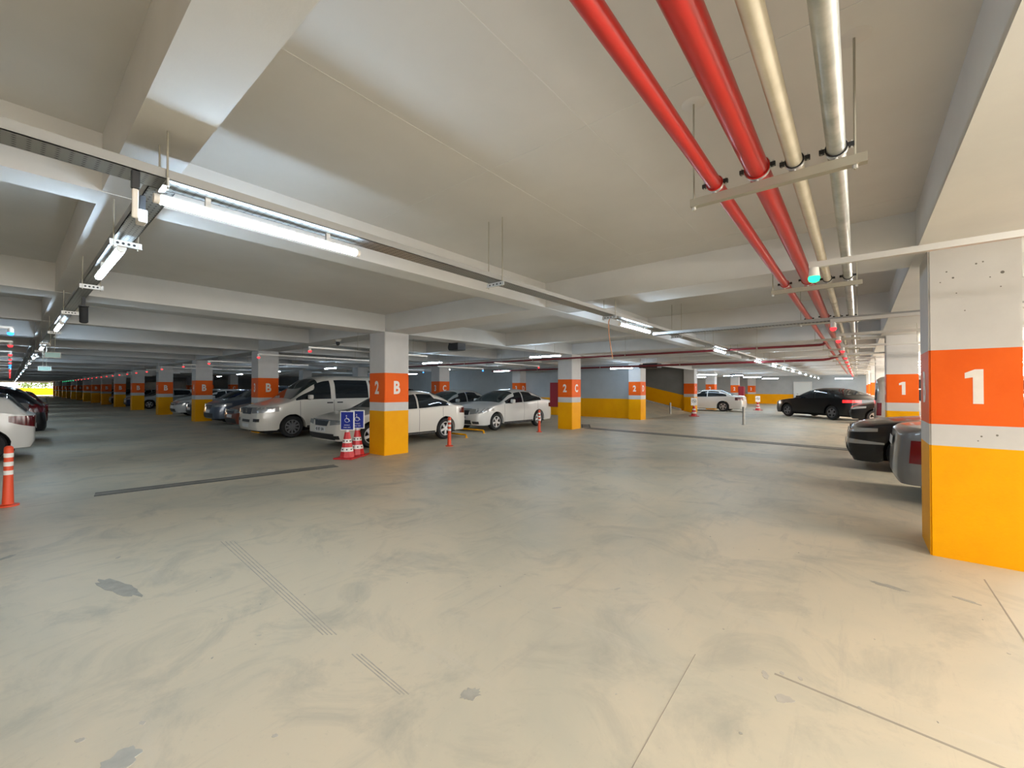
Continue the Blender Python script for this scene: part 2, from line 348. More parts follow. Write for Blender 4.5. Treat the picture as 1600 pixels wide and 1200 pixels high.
def blob(cx, cy, rx, ry, rot, mat, seed, z=0.0016, n=26, jag=0.22):
    rg = random.Random(seed); bm = bmesh.new(); pts = []
    for k in range(n):
        t = 2 * PI * k / n; r = 1 + rg.uniform(-jag, jag); x, y = rx * r * math.cos(t), ry * r * math.sin(t)
        pts.append((cx + x * math.cos(rot) - y * math.sin(rot), cy + x * math.sin(rot) + y * math.cos(rot)))
    hi = [bm.verts.new((x, y, z)) for x, y in pts]; lo = [bm.verts.new((x, y, -0.01)) for x, y in pts]
    bm.faces.new(hi)
    for i in range(n): bm.faces.new((lo[i], lo[(i + 1) % n], hi[(i + 1) % n], hi[i]))
    from_bm('floor_stain', bm, mat, floor)
PATCHG = mottled('grey_floor_patch', (0.40, 0.395, 0.355), (0.47, 0.46, 0.41), 12, 0.6, 0.02)
for i, (x, y, rx, ry, rot, m) in enumerate([(-4.304, 0.541, 0.291, .055, 0.25, PATCH), (0.169, 4.303, 0.108, .03, -0.26, PATCH), (0.583, 4.373, 0.065, .02, -0.44, PATCH), (-2.302, 0.296, 0.075, 0.06, 2.2, PATCHG), (-0.287, 2.419, 0.045, 0.028, 0.7, PATCHL), (-0.385, 2.556, 0.035, 0.014, 1.9, PATCHL), (-0.320, 2.629, 0.015, 0.01, 1.9, PATCHL), (-0.242, 2.643, 0.016, 0.01, 1.9, PATCHL), (-1.479, 1.464, 0.05, 0.04, 1.2, PATCH), (-2.567, 0.207, 0.02, 0.012, 0.8, PATCHL), (-2.485, 0.395, 0.016, 0.01, 0.3, PATCHL), (-1.952, 0.749, 0.013, 0.01, 0.3, PATCHL), (-0.004, 2.581, 0.008, 0.006, 0, PATCH), (-5.818, -0.011, 0.07, 0.03, 2.4, PATCH), (-2.817, 0.986, 0.012, 0.006, 1, PATCHL), (-5.071, 0.632, 0.03, 0.012, 2.6, PATCHL), (-1.404, 2.940, 0.03, 0.008, 1.2, PATCHL), (-1.602, 2.415, 0.03, 0.008, 0.9, PATCHL)]):
    blob(x, y, rx, ry, rot, m, i)
rg = random.Random(3)
for k in range(60):   # small paint specks scattered on the slab
    blob(rg.uniform(-4.5, 1.2), rg.uniform(0.6, 5.0), rg.uniform(.003, .009), rg.uniform(.002, .007), rg.uniform(0, 3), PATCHL if rg.random() < .75 else PATCH, 100 + k, n=8)
# dried tyre tracks
TYRE = mottled('tyre_mark', (0.37, 0.335, 0.28), (0.50, 0.46, 0.38), 14, 0.5, 0.0)
for (a, b) in [((-4.831, 1.341), (-2.524, 1.238)), ((-4.797, 1.369), (-2.503, 1.256)), ((-4.764, 1.397), (-2.482, 1.273)), ((-4.730, 1.425), (-2.461, 1.291)), ((-2.217, 1.254), (-1.745, 1.242)), ((-2.198, 1.271), (-1.728, 1.256)), ((-2.178, 1.287), (-1.711, 1.270))]:
    strip('tyre_mark', a, b, 0.006, TYRE, 0.0008)

# ================================================================== COLUMNS
def pillar(xl, xr, y0, y1, num, let, label, group=None, letface='+X', top=Z_BEAM + 0.01):
    cx, cy = (xl + xr) / 2, (y0 + y1) / 2; hx, hy = (xr - xl) / 2, (y1 - y0) / 2
    t = thing('concrete_pillar', label, 'pillar', (cx, cy, 0), 0, group)
    for nm, z0, z1, m in (('yellow_base', 0, 1.0, YELLOW), ('grey_band', 1.0, 1.192, GREY), ('orange_band', 1.192, 1.86, ORANGE), ('shaft', 1.86, top, GREY)):
        bm = bmesh.new(); fs = bm_box(bm, -hx, hx, -hy, hy, z0, z1)
        es = [e for f in fs for e in f.edges if abs(e.verts[0].co.z - e.verts[1].co.z) > 0.1]
        bmesh.ops.bevel(bm, geom=list(set(es)), offset=0.012, segments=2, affect='EDGES')
        from_bm(nm, bm, m, t)
    if num: lettering('painted_number', num, 0.30, WHITEP, t, (0.0, -hy - 0.0005, 1.53), (PI / 2, 0, 0), 0.80, 0.034)
    if let:
        if letface == '+X': lettering('painted_letter', let, 0.30, WHITEP, t, (hx + 0.0005, 0.0, 1.53), (PI / 2, 0, PI / 2), 0.80, 0.034)
        else: lettering('painted_letter', let, 0.30, WHITEP, t, (-hx - 0.0005, 0.0, 1.53), (PI / 2, 0, -PI / 2), 0.80, 0.034)
    return t
NEAR = pillar(0.497, 1.055, 5.36, 6.02, '1', 'B', 'nearest pillar, at the right edge, with yellow base and big white 1', letface='-X')
PIT = principled('concrete_pit', (0.16, 0.15, 0.135), 0.9)
for px_, pz_, r_ in [(-.16, 2.56, .006), (-.12, 2.50, .008), (-.20, 2.47, .005), (.02, 2.60, .007), (.06, 2.61, .006), (.10, 2.47, .005), (.17, 2.50, .012), (-.10, 2.36, .005), (.16, 2.38, .005), (.04, 1.10, .007), (.13, 1.115, .008), (.02, 1.06, .005), (-.05, 2.20, .005)]:
    lathe('surface_pit', [(0, -0.0012), (r_, -0.0008), (r_ * 1.1, 0.001)], PIT, NEAR, 8, 'Y', loc=(px_, -0.33, pz_))
pillar(0.51, 1.07, 13.29, 13.94, '1', 'C', 'second pillar numbered 1, behind the bonnet of the black car', letface='-X')
for k, y in enumerate((21.2, 29.1, 37.0, 44.9)):
    pillar(0.51, 1.07, y, y + 0.65, '1', None, ['pillar just left of the second pillar numbered 1, behind the grey van', 'narrow strip of orange banded pillar behind the people carrier on the right', 'distant pillar in the right hand row before the far wall', 'farthest pillar of the right hand row by the far wall'][k], letface='-X')
pillar(-8.772, -8.152, 5.36, 6.01, '2', 'B', 'pillar marked 2 B beside the two disabled parking cones')
pillar(-8.772, -8.152, 13.29, 13.94, '2', 'C', 'pillar marked 2 C beside the red hose cabinet')
pillar(-8.772, -8.152, 19.62, 20.27, '2', 'D', 'pillar marked 2 D at the end of the yellow and grey back wall')
pillar(-16.22, -15.60, 13.29, 13.94, '3', 'C', 'pillar marked 3 C rising behind the white sedans')
pillar(-16.22, -15.60, 19.55, 20.2, '3', 'D', 'pillar marked 3 D built into the back wall above the parked white sedan')
pillar(-23.64, -23.02, 13.29, 13.94, '4', 'C', 'pillar of row C hidden mostly behind the white van')
RB = ['pillar marked 3 B standing just behind the nose of the white van', 'pillar marked 4 B between the blue grey car and the navy car', 'pillar marked 5 B left of the parked white and navy cars', 'pillar marked 6 B left of the silver hatchback in the far row']
for i, x in enumerate(COLX[1:]):
    lab = RB[i] if i < 4 else 'dim far pillar of row B, %s past the silver hatchback towards the exit' % ORD[i - 4]
    pillar(x - 0.62, x, 5.36, 6.01, str(3 + i), 'B', lab)
for i, x in enumerate(COLX[3:8]):
    pillar(x - 0.62, x, 13.29, 13.94, str(5 + i), 'C', 'dim pillar of row C far behind the parked cars', 'far pillars of row C')
pillar(-8.70, -8.05, 27.9, 28.55, None, '1', 'thin looking pillar at the foot of the ramp behind a cone')
for i, y in enumerate((33.2, 41.1, 48.6)):
    pillar(-8.772, -8.152, y, y + 0.65, '2', None, ['pillar with orange band just above the white sedan, nearest the ramp', 'second pillar beyond the white sedan towards the far wall', 'last pillar beyond the white sedan against the far wall'][i])
for i, y in enumerate((33.2, 41.1)):
    pillar(-16.2, -15.6, y, y + 0.65, '3', None, 'pillar far behind the ramp in the hall beyond the white sedan', 'pillars of the hall behind the ramp')
# ================================================================== CARS
def pchip(pts):
    xs = np.array([p[0] for p in pts], float); ys = np.array([p[1] for p in pts], float)
    h = np.diff(xs); d = np.diff(ys) / h; m = np.zeros(len(xs))
    for i in range(1, len(xs) - 1):
        if d[i - 1] * d[i] > 0:
            w1, w2 = 2 * h[i] + h[i - 1], h[i] + 2 * h[i - 1]; m[i] = (w1 + w2) / (w1 / d[i - 1] + w2 / d[i])
    m[0], m[-1] = d[0], d[-1]
    def f(x):
        x = min(max(x, xs[0]), xs[-1]); i = min(max(int(np.searchsorted(xs, x)) - 1, 0), len(h) - 1)
        t = (x - xs[i]) / h[i]
        return ((2 * t**3 - 3 * t**2 + 1) * ys[i] + (t**3 - 2 * t**2 + t) * h[i] * m[i] + (-2 * t**3 + 3 * t**2) * ys[i + 1] + (t**3 - t**2) * h[i] * m[i + 1])
    return f
GLASS = principled('tinted_car_glass', (0.010, 0.014, 0.018), 0.04, 0, 0.6)
GLASSL = principled('windscreen_glass', (0.030, 0.042, 0.042), 0.04, 0, 0.6)
TYRE_M = principled('tyre_rubber', (0.012, 0.012, 0.013), 0.75)
ALLOY = principled('alloy_wheel', (0.55, 0.55, 0.56), 0.3, 0.6)
CAPM = principled('grey_wheel_cover', (0.20, 0.20, 0.21), 0.45, 0.4)
TRIM = principled('black_car_trim', (0.015, 0.015, 0.017), 0.5)
CHROME = principled('chrome_trim', (0.75, 0.75, 0.76), 0.15, 1.0)
LAMP = principled('clear_headlamp', (0.42, 0.43, 0.43), 0.12, 0.35, 0.6)
TAIL = principled('red_tail_lamp', (0.10, 0.004, 0.007), 0.12, 0, 0.6)
TAILON = principled('lit_red_tail_lamp', (0.45, 0.01, 0.01), 0.2, 0, 0.6, emit=(1, 0.02, 0.02), estr=2.2)
PLATE = principled('white_number_plate', (0.66, 0.66, 0.66), 0.4)
PLINK = principled('plate_characters', (0.03, 0.03, 0.035), 0.5)
UNDER = principled('underbody_black', (0.008, 0.008, 0.008), 0.9)
def paint(name, c, metal=0.0, coat=0.7): return principled('car_paint_' + name, c, 0.28, metal, 0.4, coat=coat)

class Car:
    def __init__(s, spec):
        s.__dict__.update(dict(L=4.5, W=1.77, wf=0.88, wb=2.6, R=0.315, ge=0.93, rf=0.55, rr=0.45, ef=0.74, er=0.80, leanf=0.16, leanr=0.10, tum=0.30, sill=0.24, nose=0.22, rim=ALLOY, spokes=5))
        s.__dict__.update(spec); s.zt = pchip(s.top); s.zs0 = pchip(s.sh)
    def zs(s, x): return min(s.zs0(x), s.zt(x) - 0.015)
    def w(s, x):
        h = s.W / 2
        if x < s.rf: t = x / s.rf; return h * (s.ef + (1 - s.ef) * math.sqrt(max(0, 1 - (1 - t)**2)))
        if x > s.L - s.rr: t = (s.L - x) / s.rr; return h * (s.er + (1 - s.er) * math.sqrt(max(0, 1 - (1 - t)**2)))
        return h
    def ys(s, x, z):
        q = (z - 0.58); k = 0.20 if q < 0 else 0.10
        return s.w(x) * (1 - k * q * q)
    def zlow(s, x):
        base = s.sill
        if x < s.wf - s.R - 0.06: base = s.nose
        if x > s.wf + s.wb + s.R + 0.06: base = s.nose + 0.03
        for c in (s.wf, s.wf + s.wb):
            r = s.R + 0.055; dx = x - c
            if abs(dx) < r: base = max(base, s.R + math.sqrt(r * r - dx * dx))
        return min(base, s.zs(x) - 0.03)
    def upper(s, x, th):
        zs, H = s.zs(x), s.zt(x) - s.zs(x)
        big = min(1.0, max(0.0, (H - 0.08) / 0.30)); n = 2.3 + 1.7 * big
        yb = s.ys(x, zs) * (1 - (1 - s.ge) * big)
        z = zs + H * max(0.0, math.sin(th))**(2 / n)
        y = yb * max(0.0, math.cos(th))**(2 / n) * (1 - s.tum * (z - zs) * big)
        return y, z
    def th_of_z(s, x, z):
        zs, H = s.zs(x), s.zt(x) - s.zs(x); big = min(1.0, max(0.0, (H - 0.08) / 0.30)); n = 2.3 + 1.7 * big
        q = min(max((z - zs) / max(H, 1e-4), 0), 1); return math.asin(min(1.0, q**(n / 2)))
    def warp(s, x, y, z):
        """car coordinates (x from the nose) -> local object coordinates, +X forward"""
        ff = math.exp(-x / 0.30); fr = math.exp(-(s.L - x) / 0.30)
        dx = ff * (s.leanf * max(0, z - 0.5) + 0.45 * max(0, 0.36 - z)) - fr * (s.leanr * max(0, z - 0.55) + 0.5 * max(0, 0.36 - z))
        bow = 0.05 * (1 - (y / (s.W / 2))**2)          # ends bow outwards at the centre line
        return Vector((s.L / 2 - (x + dx) + bow * (ff * (x < 1) - fr * (x > 1)), y, z))
    def body(s):
        X = set(np.linspace(0, s.L, int(s.L / 0.09)).tolist())
        for k in np.linspace(0, 1, 7): X.add(s.rf * k * k); X.add(s.L - s.rr * k * k)
        for c in (s.wf, s.wf + s.wb):
            r = s.R + 0.055
            X = {x for x in X if abs(abs(x - c) - r) > 0.03}
            for a in np.linspace(0, PI, 15): X.add(c - r * math.cos(a))
            X.add(c - r - 0.004); X.add(c + r + 0.004)
        X = sorted(x for x in X if 0 <= x <= s.L)
        bm = bmesh.new(); cols = []
        TH = [0.0, 0.06, 0.16, 0.30, 0.46, 0.62, 0.80, 1.0, 1.22, 1.4, PI / 2]
        for x in X:
            zl, zs = s.zlow(x), s.zs(x); sec = [(max(0.05, s.ys(x, zl) - 0.16), zl + 0.01), (s.ys(x, zl), zl)]
            for t in (0.15, 0.32, 0.5, 0.68, 0.85, 1.0):
                z = zl + (zs - zl) * t; sec.append((s.ys(x, z), z))
            sec += [s.upper(x, th) for th in TH]
            cols.append([(x, y, z) for y, z in sec])
        grid = []
        for c in cols:
            l = [bm.verts.new(s.warp(x, y, z)) for x, y, z in c[:-1]]; mid = bm.verts.new(s.warp(c[-1][0], 0, c[-1][2])); r = [bm.verts.new(s.warp(x, -y, z)) for x, y, z in c[:-1]]
            grid.append(l + [mid] + r[::-1])
        for A, B in zip(grid, grid[1:]):
            for i in range(len(A) - 1): bm.faces.new((A[i], B[i], B[i + 1], A[i + 1]))
        for x, col, rowv in ((X[0], cols[0], grid[0]), (X[-1], cols[-1], grid[-1])):
            n = len(col); F = 4; rows = []
            for i in range(n - 1):
                _, y, z = col[i]; inner = [bm.verts.new(s.warp(x, y * (1 - 2 * k / F), z)) for k in range(1, F)]
                rows.append([rowv[i]] + inner + [rowv[-1 - i]])
            for A, B in zip(rows, rows[1:]):
                for k in range(F): bm.faces.new((A[k], A[k + 1], B[k + 1], B[k]))
            mid = rowv[n - 1]
            for k in range(F): bm.faces.new((rows[-1][k], rows[-1][k + 1], mid))
        bmesh.ops.remove_doubles(bm, verts=bm.verts, dist=0.0008)
        return bm
    # ---- skin patches lying a few millimetres proud of the body
    def patch(s, name, rows, mat, par, thick=0.0):
        bm = bmesh.new(); g = [[bm.verts.new(p) for p in r] for r in rows]
        for A, B in zip(g, g[1:]):
            for a, b, c, d in zip(A, A[1:], B[1:], B): bm.faces.new((a, b, c, d))
        bmesh.ops.remove_doubles(bm, verts=bm.verts, dist=1e-4)
        return from_bm(name, bm, mat, par, smooth=35)
    def side_win(s, name, x0, x1, sgn, par, mat, ndx=14, slant=(0, 0)):
        rows = []
        for i in range(ndx + 1):
            x = x0 + (x1 - x0) * i / ndx; zs, zt = s.zs(x), s.zt(x); H = zt - zs
            top = zs + min(H - 0.085, H * (0.80 if s.rfx <= x <= s.rrx else 0.56)); bot = zs + 0.025
            if top < bot + 0.01: top = bot + 0.01
            r = []
            for k in range(7):
                z = bot + (top - bot) * k / 6; y, zz = s.upper(x, s.th_of_z(x, z))
                sl = slant[0] * (1 - i / ndx) * k / 6 + slant[1] * (i / ndx) * k / 6
                r.append(s.warp(x + sl, sgn * (y + 0.009), zz + 0.002))
            rows.append(r)
        return s.patch(name, rows, mat, par)
    def top_win(s, name, x0, x1, par, mat, th0=0.66, n=12):
        rows = []
        for i in range(n + 1):
            x = x0 + (x1 - x0) * i / n; r = []
            ths = np.linspace(th0, PI / 2, 9)
            L_ = [s.upper(x, t) for t in ths]
            dz = (s.zt(min(x + 0.02, s.L)) - s.zt(max(x - 0.02, 0))) / 0.04; nx = 0.012 * -dz / math.hypot(1, dz); nz = 0.012 / math.hypot(1, dz)
            for y, z in L_: r.append(s.warp(x + nx, y, z + nz))
            for y, z in L_[-2::-1]: r.append(s.warp(x + nx, -y, z + nz))
            rows.append(r)
        return s.patch(name, rows, mat, par)
    def wrap(s, name, front, y0, x1, z0, z1, sgn, par, mat, off=0.008, s0=None, n=8):
        """band that runs on the end face from |y|=y0 round the corner to x1 along the side; z0,z1 may be functions of t in 0..1"""
        fz0 = z0 if callable(z0) else (lambda t: z0); fz1 = z1 if callable(z1) else (lambda t: z1)
        e = s.ef if front else s.er; rows = []; P = []
        ye = s.W / 2 * e
        if s0 is None:
            for k in range(4): P.append(('e', y0 + (ye - y0) * k / 3))
            for k in range(1, n + 1): P.append(('s', x1 * (k / n)**1.6))
        else:
            for k in range(n + 1): P.append(('s', s0 + (x1 - s0) * k / n))
        ln = [0.0]
        for k, (a, v) in enumerate(P[1:], 1): ln.append(ln[-1] + (abs(v - P[k - 1][1]) if a == 'e' else abs(v - (P[k - 1][1] if P[k - 1][0] == 's' else 0)) + 0.02))
        for (a, v), l in zip(P, ln):
            t = l / ln[-1]; r = []
            for k in range(5):
                z = fz0(t) + (fz1(t) - fz0(t)) * k / 4
                if a == 'e': x, y = 0.0, v; p = s.warp(0 if front else s.L, sgn * y, z); p.x += off if front else -off
                else:
                    x = v if front else s.L - v
                    y = s.ys(x, z) if z <= s.zs(x) else s.upper(x, s.th_of_z(x, z))[0]
                    p = s.warp(x, sgn * (y + off), z); p.x += (off if front else -off) * max(0, 1 - v / 0.15)
                r.append(p)
            rows.append(r)
        return s.patch(name, rows, mat, par)
    def endpanel(s, name, front, y0, y1, z0, z1, mat, par, off=0.010, n=6, y0t=None, y1t=None):
        """panel on the nose or tail face (trapezium when y0t, y1t given)"""
        y0t = y0 if y0t is None else y0t; y1t = y1 if y1t is None else y1t; rows = []
        for k in range(6):
            t = k / 5; z = z0 + (z1 - z0) * t; r = []
            for i in range(n + 1):
                y = (y0 + (y0t - y0) * t) + ((y1 + (y1t - y1) * t) - (y0 + (y0t - y0) * t)) * i / n
                p = s.warp(0 if front else s.L, y, z); p.x += off if front else -off; r.append(p)
            rows.append(r)
        return s.patch(name, rows, mat, par)
    def sidestrip(s, name, x0, x1, z0, z1, sgn, mat, par, off=0.007, n=6):
        rows = []
        for i in range(n + 1):
            x = x0 + (x1 - x0) * i / n
            rows.append([s.warp(x, sgn * ((s.ys(x, z) if z <= s.zs(x) else s.upper(x, s.th_of_z(x, z))[0]) + off), z) for z in np.linspace(z0, z1, 4)])
        return s.patch(name, rows, mat, par)

WHEELS = {}
def wheel_meshes(R, spokes, rimmat):
    k = (R, spokes, rimmat.name)
    if k in WHEELS: return WHEELS[k]
    w = 0.10; bm = bmesh.new()
    bm_lathe(bm, [(0.02, 0.02), (R * .64, 0.02), (R * .66, w - 0.012), (R * .74, w), (R * .90, w - 0.004), (R * .97, w - 0.03), (R, w - 0.06), (R, -w + 0.06), (R * .95, -w + 0.02), (R * .7, -w), (0.02, -w)], 28, 'Y')
    me = bpy.data.meshes.new('tyre'); bmesh.ops.recalc_face_normals(bm, faces=bm.faces); bm.to_mesh(me); bm.free(); me.materials.append(TYRE_M); me.polygons.foreach_set('use_smooth', [True] * len(me.polygons)); me.set_sharp_from_angle(angle=0.7)
    bm = bmesh.new()
    bm_lathe(bm, [(R * .57, w - 0.03), (R * .59, w - 0.008), (R * .645, w - 0.008), (R * .655, w - 0.03), (R * .57, w - 0.03)], 28, 'Y')
    bm_lathe(bm, [(0.001, w - 0.012), (R * .15, w - 0.014), (R * .20, w - 0.03), (R * .20, w - 0.055)], 16, 'Y')
    for i in range(spokes):
        a = 2 * PI * i / spokes; hw = R * (0.115 if spokes <= 5 else 0.075)
        q = [(R * .12, -hw * .9, w - .018), (R * .60, -hw, w - .016), (R * .60, hw, w - .016), (R * .12, hw * .9, w - .018)]
        top = [bm.verts.new((r * math.cos(a) - t * math.sin(a), d, r * math.sin(a) + t * math.cos(a))) for r, t, d in q]
        bot = [bm.verts.new((r * math.cos(a) - t * math.sin(a), d - .04, r * math.sin(a) + t * math.cos(a))) for r, t, d in q]
        bm.faces.new(top)
        for j in range(4): bm.faces.new((top[j], bot[j], bot[(j + 1) % 4], top[(j + 1) % 4]))
    m2 = bpy.data.meshes.new('rim'); bmesh.ops.recalc_face_normals(bm, faces=bm.faces); bm.to_mesh(m2); bm.free(); m2.materials.append(rimmat)
    WHEELS[k] = (me, m2)
    return WHEELS[k]

def build_car(name, label, cat, spec, paintm, nose_xy=None, heading=0.0, center=None, group=None, detail=2, plate=None, lit=False, glass=None, grille_mat=None, badge=False):
    """heading: direction of the nose in the ground plane (radians from +X)"""
    s = Car(spec)
    if center is None:
        c = Vector((nose_xy[0] - math.cos(heading) * s.L / 2, nose_xy[1] - math.sin(heading) * s.L / 2, 0))
    else: c = Vector((*center, 0))
    t = thing(name, label, cat, c, heading, group)
    b = from_bm('body', s.body(), paintm, t, smooth=32)
    gl = glass or GLASS
    ub = bmesh.new(); bm_box(ub, -s.L / 2 + 0.25, s.L / 2 - 0.25, -s.W / 2 + 0.30, s.W / 2 - 0.30, 0.17, 0.62); from_bm('underbody', ub, UNDER, t)
    for i, (a, bb, sl) in enumerate(s.wins):
        for sg in (1, -1): s.side_win('side_window', a, bb, sg, t, gl, slant=sl)
    if s.ws: s.top_win('windscreen', s.ws[0], s.ws[1], t, spec.get('wsmat', GLASSL))
    if s.rw: s.top_win('rear_window', s.rw[0], s.rw[1], t, gl, th0=0.70)
    if spec.get('rwp'): y_, za, zb = spec['rwp']; s.endpanel('rear_window', False, -y_, y_, za, zb, gl, t, y0t=-y_ * .92, y1t=y_ * .92)
    me, mr = wheel_meshes(s.R, s.spokes, s.rim)
    for x in (s.wf, s.wf + s.wb):
        for sg in (1, -1):
            wl_ = bpy.data.objects.new('wheel', me); COL.objects.link(wl_); wl_.parent = t
            wl_.location = (s.L / 2 - x, sg * (s.W / 2 - 0.115), s.R); wl_.rotation_euler = (0, 0.3, 0 if sg > 0 else PI)
            rm = bpy.data.objects.new('rim', mr); COL.objects.link(rm); rm.parent = wl_
    hd = s.head
    for sg in (1, -1):
        s.wrap('headlamp', True, hd['y0'], hd['x1'], hd['z0'], hd['z1'], sg, t, LAMP)
        tl = s.tail; s.wrap('tail_lamp', False, tl['y0'], tl['x1'], tl['z0'], tl['z1'], sg, t, TAILON if lit else TAIL, s0=tl.get('s0'))
        if 'extra' in spec: e = spec['extra']; s.wrap('bumper_lamp', True, e['y0'], e['x1'], e['z0'], e['z1'], sg, t, LAMP)
    g = s.grille
    gr = s.endpanel('grille', True, -g[0], g[0], g[2], g[3], grille_mat or TRIM, t, y0t=-g[1], y1t=g[1])
    if g[4]: s.endpanel('chrome_bar', True, -g[1], g[1], g[3] - 0.012, g[3] + 0.018, CHROME, gr, off=0.014)
    s.endpanel('lower_grille', True, -s.lg[0], s.lg[0], s.lg[1], s.lg[2], TRIM, t)
    if detail >= 1:
        for fr in (True, False):
            pz = s.pz[0] if fr else s.pz[1]
            pl = s.endpanel('number_plate', fr, -0.26, 0.26, pz, pz + 0.115, PLATE, t, off=0.018)
            if detail >= 2 and plate:
                p = s.warp(0 if fr else s.L, 0, pz + 0.0575); p.x += 0.022 if fr else -0.022
                for w_, dy in zip(plate.split(), (-0.165, -0.03, 0.13)):
                    lettering('plate_characters', w_, 0.072, PLINK, pl, (p.x, dy if fr else -dy, p.z), (PI / 2, 0, PI / 2 if fr else -PI / 2), 0.85, 0.0)
        for sg in (1, -1):
            mx = s.ws[0] + 0.50 if s.ws else 1.5; bm = bmesh.new(); zm = s.zs(mx) + 0.10; y = s.ys(mx, s.zs(mx))
            bm_box(bm, -0.06, 0.07, 0.05, 0.21, -0.06, 0.075, 0.03)
            if sg < 0: bmesh.ops.scale(bm, vec=(1, -1, 1), verts=bm.verts)
            from_bm('door_mirror', bm, spec.get('mirmat', paintm), t, loc=(s.L / 2 - mx, sg * (y - 0.02), zm), smooth=40)
            box('mirror_arm', s.L / 2 - mx - 0.02, s.L / 2 - mx + 0.03, min(sg * (y - 0.09), sg * (y + 0.06)), max(sg * (y - 0.09), sg * (y + 0.06)), zm - 0.08, zm - 0.03, TRIM, t)
    if detail >= 2:
        for sg in (1, -1):
            for xg in s.doors: s.sidestrip('door_gap', xg, xg + 0.010, s.sill + 0.06, s.zs(xg) - 0.005, sg, TRIM, t, off=0.003, n=1)
            for xh in s.handles: s.sidestrip('door_handle', xh, xh + 0.20, s.zs(xh) - 0.115, s.zs(xh) - 0.075, sg, spec.get('hmat', paintm), t, off=0.022, n=4)
            s.sidestrip('sill_strip', s.wf + s.R + 0.09, s.wf + s.wb - s.R - 0.09, s.sill + 0.005, s.sill + 0.05, sg, TRIM, t, off=0.004)
            s.wrap('fog_lamp', True, s.W / 2 * s.ef - 0.16, 0.05, s.lg[1] + 0.02, s.lg[1] + 0.11, sg, t, TRIM, n=3)
    if badge:
        p = s.warp(0, 0, (g[2] + g[3]) / 2); em = lathe('emblem', [(0.052, 0), (0.062, 0.004), (0.062, 0.012), (0.052, 0.012), (0.052, 0)], CHROME, gr, 20, 'X', loc=(p.x + 0.014, 0, p.z))
        bm = bmesh.new()
        for zz, pts in ((0.026, [(-.026, .024), (0, -.018), (.026, .024)]), (-0.016, [(-.042, .024), (-.02, -.026), (0, .016), (.02, -.026), (.042, .024)])):
            for (ya, za), (yb, zb) in zip(pts, pts[1:]): bm_tube(bm, (0.008, ya, za + zz), (0.008, yb, zb + zz), 0.005, seg=6)
        from_bm('emblem_strokes', bm, CHROME, em)
    return t, s

lin = lambda a, b: (lambda t: a + (b - a) * t)
SEDAN = dict(L=4.40, W=1.75, wf=0.90, wb=2.58, top=[(0, .70), (.10, .77), (.55, .88), (1.15, .97), (1.85, 1.32), (2.2, 1.42), (2.65, 1.455), (3.1, 1.42), (3.6, 1.24), (3.95, 1.06), (4.2, 1.03), (4.34, 1.0), (4.40, .95)],
    sh=[(0, .66), (.3, .74), (1.15, .89), (2.5, .92), (3.7, .97), (4.2, .97), (4.40, .90)], rfx=2.0, rrx=3.1,
    wins=[(1.35, 2.42, (0, 0)), (2.48, 3.62, (0, -0.05))], ws=(1.22, 2.02), rw=(3.15, 3.9), doors=(1.28, 2.44, 3.35), handles=(2.14, 3.12),
    head=dict(y0=.42, x1=.55, z0=lambda t: .60 + .10 * t, z1=lambda t: .72 + .03 * t), tail=dict(y0=.50, x1=.34, z0=lambda t: .74 + .03 * t, z1=lambda t: .94 - .02 * t), grille=(.30, .36, .58, .72, True), lg=(.62, .25, .40), pz=(.44, .74))
LINEA = dict(SEDAN, L=4.45, W=1.73, wf=0.86, wb=2.55, top=[(0, .68), (.08, .76), (.5, .90), (1.08, 1.0), (1.80, 1.36), (2.2, 1.46), (2.6, 1.495), (3.05, 1.45), (3.6, 1.27), (3.95, 1.12), (4.2, 1.10), (4.38, 1.06), (4.45, 1.0)],
    sh=[(0, .64), (.3, .76), (1.1, .92), (2.5, .96), (3.7, 1.02), (4.2, 1.02), (4.45, .95)], ws=(1.14, 1.98), head=dict(y0=.36, x1=.68, z0=lambda t: .60 + .13 * t, z1=lambda t: .78 + .06 * t), grille=(.30, .34, .58, .73, True), lg=(.42, .25, .40), pz=(.44, .78))
HATCH = dict(L=3.98, W=1.69, wf=0.82, wb=2.50, R=.315, top=[(0, .68), (.08, .76), (.5, .90), (1.0, .99), (1.68, 1.34), (2.1, 1.44), (2.6, 1.46), (3.3, 1.42), (3.6, 1.36), (3.78, 1.14), (3.90, .98), (3.98, .94)],
    sh=[(0, .64), (.3, .76), (1.0, .91), (2.3, .95), (3.4, 1.0), (3.98, .90)], rfx=1.8, rrx=3.4, leanr=.0,
    wins=[(1.2, 2.2, (0, 0)), (2.26, 3.30, (0, -.06))], ws=(1.06, 1.85), rw=(3.50, 3.86), doors=(1.15, 2.23, 3.05), handles=(1.94, 2.82),
    head=dict(y0=.42, x1=.5, z0=lambda t: .60 + .10 * t, z1=lambda t: .74 + .04 * t), tail=dict(y0=.40, x1=.34, z0=lambda t: .66 + .14 * t * t, z1=lambda t: .92), grille=(.35, .38, .60, .70, True), lg=(.55, .25, .42), pz=(.45, .60))
